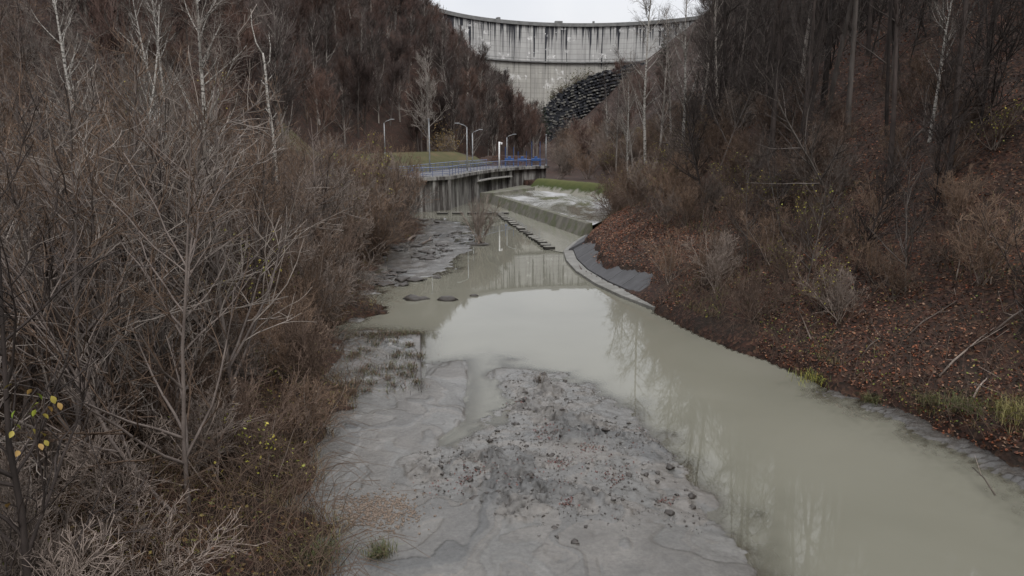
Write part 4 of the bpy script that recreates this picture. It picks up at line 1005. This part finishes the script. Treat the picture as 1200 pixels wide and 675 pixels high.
for i in range(10):
    X, Y = [(1010, 420), (1120, 330), (1160, 395), (1060, 400), (1180, 300), (950, 400), (1100, 445), (880, 380), (1140, 470), (1020, 350)][i]; p = hit(X, Y); p[2] = gz(p[0], p[1]); a = rng.uniform(0, 3.14); L_ = rng.uniform(1.2, 3.0); r0 = rng.uniform(.018, .04)
    fb = tag(empty('fallen_branch', p), 'dead branch lying on the fallen leaves of the slope', 'branch', 'dead branches on the leafy slope'); q = []
    for t in np.linspace(0, 1, 5):
        bx_, by_ = p[0] + math.cos(a) * L_ * t, p[1] + math.sin(a) * L_ * t; q.append(np.array([bx_, by_, gz(bx_, by_) + r0 + .03 + .1 * math.sin(t * 5)]) - p)
    MB().tube(q, [r0, r0 * .9, r0 * .75, r0 * .6, r0 * .3], 6).build('stem', M['shrub'], fb, True)
    for t in (1, 2, 3): MB().tube([q[t], q[t] + rng.normal(0, .2, 3) + (0, 0, .25), q[t] + rng.normal(0, .35, 3) + (0, 0, .4)], [r0 * .5, r0 * .4, r0 * .2], 4).build('twig', M['shrub'], fb, True)
log((1166, 580), (1140, 548), .018, 'thin dead branch dipping into the water by the bank')

# ------------------------------------------------------------------ ground cover (stuff)
LIT = [(.135, .045, .023), (.18, .066, .032), (.070, .027, .016), (.22, .10, .052), (.028, .013, .009), (.24, .15, .10), (.17, .050, .022), (.10, .06, .04), (.085, .04, .026), (.12, .07, .045)]
N = 165000; yy = 12 + 75 * rng.uniform(size=N) ** 1.7; dd = .1 + rng.uniform(size=N) ** 1.2 * 34; xx = ip(yy, XR) + dd
keep = (fbm(xx * .5, yy * .5, 3, 7.) + .25 * (xx / yy > .35) > .40); xx, yy = xx[keep], yy[keep]; zz = ground(xx, yy) + .03
revm = (yy > 35) & (yy < 64) & (xx - ip(yy, XR) < 4.4); dd = xx - ip(yy, XR); k2 = ~revm | ((dd > 2.0) & (rng.uniform(size=len(xx)) < sstep(1.6, 3.6, dd))); xx, yy, zz, dd, revm = xx[k2], yy[k2], zz[k2], dd[k2], revm[k2]
zz = np.where(revm, np.maximum(zz, .27 + (dd - .8) * .645) + .03, zz)
N = 14000; y2 = rng.uniform(34, 67, N); d2 = 1.1 + 3.6 * rng.uniform(size=N); x2 = ip(y2, XR) + d2; k3 = rng.uniform(size=N) < sstep(.7, 1.9, d2 + 1.6 * (fbm(x2 * .9, y2 * .9, 3, 71.) - .5)); x2, y2, d2 = x2[k3], y2[k3], d2[k3]
xx = np.concatenate([xx, x2]); yy = np.concatenate([yy, y2]); zz = np.concatenate([zz, np.maximum(ground(x2, y2), .27 + (d2 - .6) * .63) + .04])
V, F, C = leaf_quads(np.stack([xx, yy, zz], 1), .095, LIT, rng, .5); tag(obj('leaf_litter', np_mesh('leaf_litter', V, F, M['leaf'], False, col=C)), 'rust brown fallen leaves carpeting the wooded slope', 'leaf litter', kind='stuff')
N = 70000; yy = 8 + 55 * rng.uniform(size=N) ** 1.8; dl = .6 + rng.uniform(size=N) * 16; xx = xlw(yy) - dl
keep = fbm(xx * .6, yy * .6, 3, 17.) > .30; xx, yy = xx[keep], yy[keep]; zz = np.maximum(ground(xx, yy), .05) + .03 + .25 * rng.uniform(size=len(xx)) ** 3
V, F, C = leaf_quads(np.stack([xx, yy, zz], 1), .09, [(.12, .055, .026), (.15, .095, .036), (.06, .032, .020), (.20, .155, .045), (.035, .020, .013), (.13, .13, .032), (.09, .040, .022)], rng, .6); tag(obj('thicket_litter', np_mesh('thicket_litter', V, F, M['leaf'], False, col=C)), 'brown fallen leaves under the thicket', 'leaf litter', kind='stuff')
def blades(c, h, w, bend, cols, rg=rng):           # three-point grass blades
    N = len(c); a = rg.uniform(0, 6.28, N); d = np.stack([np.cos(a), np.sin(a), 0 * a], 1); sd = np.stack([-np.sin(a), np.cos(a), 0 * a], 1); hh = (h * rg.uniform(.5, 1.3, N))[:, None]; b = (bend * rg.uniform(.3, 1.5, N))[:, None]
    up = np.array([0, 0, 1.0]); p1 = c + up * hh * .6 + d * hh * b * .35; p2 = c + up * hh * (1 - .35 * b) + d * hh * b
    V = np.stack([c - sd * w, c + sd * w, p1 + sd * w * .8, p1 - sd * w * .8, p2 + sd * w * .15, p2 - sd * w * .15], 1).reshape(-1, 3); i = np.arange(N)[:, None] * 6
    F = np.concatenate([i + [[0, 1, 2, 3]], i + [[3, 2, 4, 5]]]).astype(int); cl = np.array(cols)[rg.integers(0, len(cols), N)] * rg.uniform(.7, 1.3, (N, 1)); return V, F, np.repeat(cl, 6, 0)
STRAW = [(.14, .092, .042), (.095, .060, .030), (.18, .135, .068), (.09, .088, .030), (.06, .034, .020)]
N = 17000; yy = 8 + 62 * rng.uniform(size=N) ** 1.8; dl = .1 + rng.uniform(size=N) ** 1.5 * 13; xx = xlw(yy) - dl; keep = fbm(xx * .45, yy * .45, 3, 27.) > .44; xx, yy = xx[keep], yy[keep]
V, F, C = blades(np.stack([xx, yy, np.maximum(ground(xx, yy), .03)], 1), .42, .006, .9, STRAW); tag(obj('dry_grass', np_mesh('dry_grass', V, F, M['leaf'], False, col=C)), 'straw coloured dry grass under the bank thicket', 'grass', kind='stuff')
N = 20000; yy = 14 + 60 * rng.uniform(size=N) ** 1.5; dr = .5 + rng.uniform(size=N) ** 1.6 * 9; xx = ip(yy, XR) + dr; keep = (fbm(xx * .5, yy * .5, 3, 37.) > .5) & ~((yy > 35) & (yy < 64) & (dr < 4.4)); xx, yy = xx[keep], yy[keep]
V, F, C = blades(np.stack([xx, yy, ground(xx, yy)], 1), .34, .006, 1.0, STRAW + [(.10, .12, .03)]); tag(obj('bank_grass', np_mesh('bank_grass', V, F, M['leaf'], False, col=C)), 'withered grass along the foot of the leafy slope', 'grass', kind='stuff')
N = 2600; yy = 13 + 40 * rng.uniform(size=N) ** 1.4; dr = .3 + rng.uniform(size=N) ** 1.5 * 4; xx = ip(yy, XR) + dr; keep = (fbm(xx * .8, yy * .8, 3, 91.) > .52) & ~((yy > 35) & (yy < 64)); xx, yy = xx[keep], yy[keep]
V, F, C = leaf_quads(np.stack([xx, yy, ground(xx, yy) + .05 + .4 * rng.uniform(size=len(xx))], 1), .075, [(.16, .17, .03), (.22, .19, .04), (.10, .13, .03), (.07, .09, .025)], rng, .4); tag(obj('yellow_weeds', np_mesh('yellow_weeds', V, F, M['leaf'], False, col=C)), 'yellow green weed leaves along the foot of the leafy slope', 'weeds', kind='stuff')
def arcs(N, side, seed, ymax, dmax, mat, name, label):
    g = np.random.default_rng(seed); y = 10 + (ymax - 10) * g.uniform(size=N) ** 1.6; d = .2 + g.uniform(size=N) ** 1.3 * dmax; x = xlw(y) - d if side < 0 else ip(y, XR) + d
    if side > 0:
        k = ~((y > 35) & (y < 65) & (d < 4.4)) & ~((x / y > .42) & (g.uniform(size=N) < .7)); x, y = x[k], y[k]; N = len(x)
    z = np.maximum(ground(x, y), .02); a = g.uniform(0, 6.28, N); L_ = g.uniform(.7, 2.2, N); h = g.uniform(.3, 1.1, N); t = np.linspace(0, 1, 4)
    P = np.stack([x[:, None] + np.cos(a)[:, None] * L_[:, None] * t, y[:, None] + np.sin(a)[:, None] * L_[:, None] * t, z[:, None] + h[:, None] * (4 * t * (1 - t) * .7 + t * .8)], -1) + g.normal(0, .05, (N, 4, 3)) * (t > 0)[None, :, None]
    V, F = tubes(P, np.full((N, 4), .0065) * np.linspace(1.2, .6, 4), 3); return tag(obj(name, np_mesh(name, V, F, mat)), label, 'brambles', kind='stuff')
arcs(10200, -1, 41, 75, 14, M['thicket_b'], 'thicket_brambles', 'arching brown bramble canes under the thicket')
arcs(8500, 1, 42, 80, 9, M['brush'], 'bank_brambles', 'arching bramble canes on the leafy bank')
# reddish leaf bits, pebbles and weeds on the silt
P_ = []
for (X, Y, n, sx, sy) in ((560, 545, 90, 20, 9), (545, 560, 60, 9, 5), (640, 505, 110, 14, 8), (690, 520, 80, 16, 8), (655, 540, 70, 10, 6), (720, 560, 70, 12, 7), (610, 470, 60, 10, 5), (665, 590, 60, 10, 6), (780, 585, 60, 14, 6), (600, 560, 90, 50, 16), (520, 570, 60, 30, 8), (700, 540, 130, 70, 30)):
    for k in range(n): P_.append(at_z(X + rng.normal(0, sx * .6), Y + rng.normal(0, sy * .6), .15))
P_ = np.array(P_); P_[:, 2] = np.maximum(mud_h(P_[:, 0], P_[:, 1]), 0) + .015
V, F, C = leaf_quads(P_, .055, [(.09, .03, .028), (.06, .035, .028), (.04, .03, .025), (.12, .05, .04)], rng, .5); tag(obj('fallen_leaves', np_mesh('fallen_leaves', V, F, M['leaf'], False, col=C)), 'dark red leaves strewn over the silt bar', 'leaves', kind='stuff')
P_ = np.array([at_z(440 + rng.normal(0, 26), 600 + rng.normal(0, 11), .1) for k in range(900)]); P_[:, 2] = mud_h(P_[:, 0], P_[:, 1]) + .005
ico = lump(77, .7, 1); iv = np.array([v.co[:] for v in ico.vertices]); iF = np.array([p.vertices[:] for p in ico.polygons]); s_ = rng.uniform(.012, .035, len(P_))
V = (iv[None] * s_[:, None, None] + P_[:, None]).reshape(-1, 3); F = (iF[None] + np.arange(len(P_))[:, None, None] * len(iv)).reshape(-1, 3)
tag(obj('gravel', np_mesh('gravel', V, F, plain('gravel_stone', (.14, .105, .08), .8, 0, .5, 30))), 'patch of brown gravel on the silt', 'gravel', kind='stuff')
iv = np.array([v.co[:] for v in lump(78, .6, 1).vertices])
for nm, mt, n, lab in (('silt_crumbs', 'siltlump', 1000, 'grey crumbs of silt strewn over the trampled bar'), ('earth_crumbs', 'clod', 550, 'dark crumbs of wet earth strewn over the trampled bar')):
    cx_ = np.stack([rng.uniform(-4, 6, n * 4), rng.uniform(12, 25, n * 4)], 1); k = (sdf(ROUGH, cx_[:, 0], cx_[:, 1]) > -.5) & (vnoise(cx_[:, 0] * 1.1, cx_[:, 1] * 1.1, 3.) > .50 + .3 * rng.uniform(-.5, .5, n * 4)); cx_ = cx_[k][:n]; hh = mud_h(cx_[:, 0], cx_[:, 1]); k = hh > 0; cx_, hh = cx_[k], hh[k]
    sc_ = (.010 + .030 * rng.uniform(size=len(hh)) ** 2)[:, None, None] * rng.uniform(.6, 1.5, (len(hh), 1, 3)); a = rng.uniform(0, 6.28, len(hh)); V = iv[None] * sc_; V = np.stack([V[..., 0] * np.cos(a)[:, None] - V[..., 1] * np.sin(a)[:, None], V[..., 0] * np.sin(a)[:, None] + V[..., 1] * np.cos(a)[:, None], V[..., 2]], -1) + np.stack([cx_[:, 0], cx_[:, 1], hh + .004], -1)[:, None]
    tag(obj(nm, np_mesh(nm, V.reshape(-1, 3), (iF[None] + np.arange(len(hh))[:, None, None] * len(iv)).reshape(-1, 3), M[mt], False)), lab, 'crumbs', kind='stuff')
P_ = []
for k in range(80):
    a, b = rng.uniform(0, 1), rng.uniform(0, 1) ** .9; c = ge[0] * (1 - b) + ge[1] * b; l_ = gl * (1 - b) + lowl * b; c = c * (1 - a) + l_ * a
    if k < 22: c = ge[0] * (1 - a * .9) + gl * a * .9
    P_ += [c + np.array([*rng.normal(0, .10 + .2 * (k % 3 == 0), 2), -.05]) for _ in range(40)]
P_ = np.array(P_); P_[:, 2] = .10
V, F, C = blades(P_, .20, .009, 1.2, [(.07, .045, .03), (.05, .05, .02), (.10, .06, .04), (.04, .03, .022), (.07, .075, .03)]); tag(obj('gabion_weeds', np_mesh('gabion_weeds', V, F, M['leaf'], False, col=C)), 'dark withered weeds on the silted gabion', 'weeds', kind='stuff')
GRN = [(.050, .060, .018), (.075, .085, .025), (.10, .092, .04), (.045, .045, .018), (.09, .07, .04)]
def tuft(X, Y, n, h, sp, lab, cols=GRN, ground_hit=False):
    p = hit(X, Y) if ground_hit else at_z(X, Y, .1); z = max(gz(p[0], p[1]), float(mud_h(p[:1], p[1:2])[0])) - .02
    c = rng.normal(0, sp, (n, 3)) * (1, 1, 0); V, F, C = blades(c, h, .006, .9, cols); o = obj('grass_tuft', np_mesh('grass_tuft', V, F, M['leaf'], False, col=C)); o.location = (p[0], p[1], z); tag(o, lab, 'grass tuft')
tuft(446, 652, 260, .28, .14, 'lone olive grass tuft on bare silt beyond the gravel patch'); tuft(374, 660, 320, .34, .22, 'bright green grass tuft under the thicket edge'); tuft(1132, 480, 420, .34, .30, 'bright moss green grass tuft at the slope foot', GRN, True); tuft(1092, 474, 200, .30, .16, 'small yellow green grass tuft beside the bright tuft', GRN, True)
tuft(1190, 490, 420, .55, .3, 'tall yellowish grass tuft on the bank by the dead branch', [(.16, .14, .045), (.12, .12, .04), (.2, .17, .07)], True); tuft(1022, 472, 160, .32, .12, 'dark green grass tuft drooping over the mud edge', GRN, True); tuft(955, 445, 300, .35, .35, 'yellow green weeds along the shaded water edge', YEL + GRN, True); tuft(632, 447, 70, .35, .07, 'dead stalk tuft on a clod at the tip of the silt bar', [(.06, .045, .035), (.09, .07, .05)])
print('triangles', sum(len(m.polygons) * 2 for m in bpy.data.meshes))
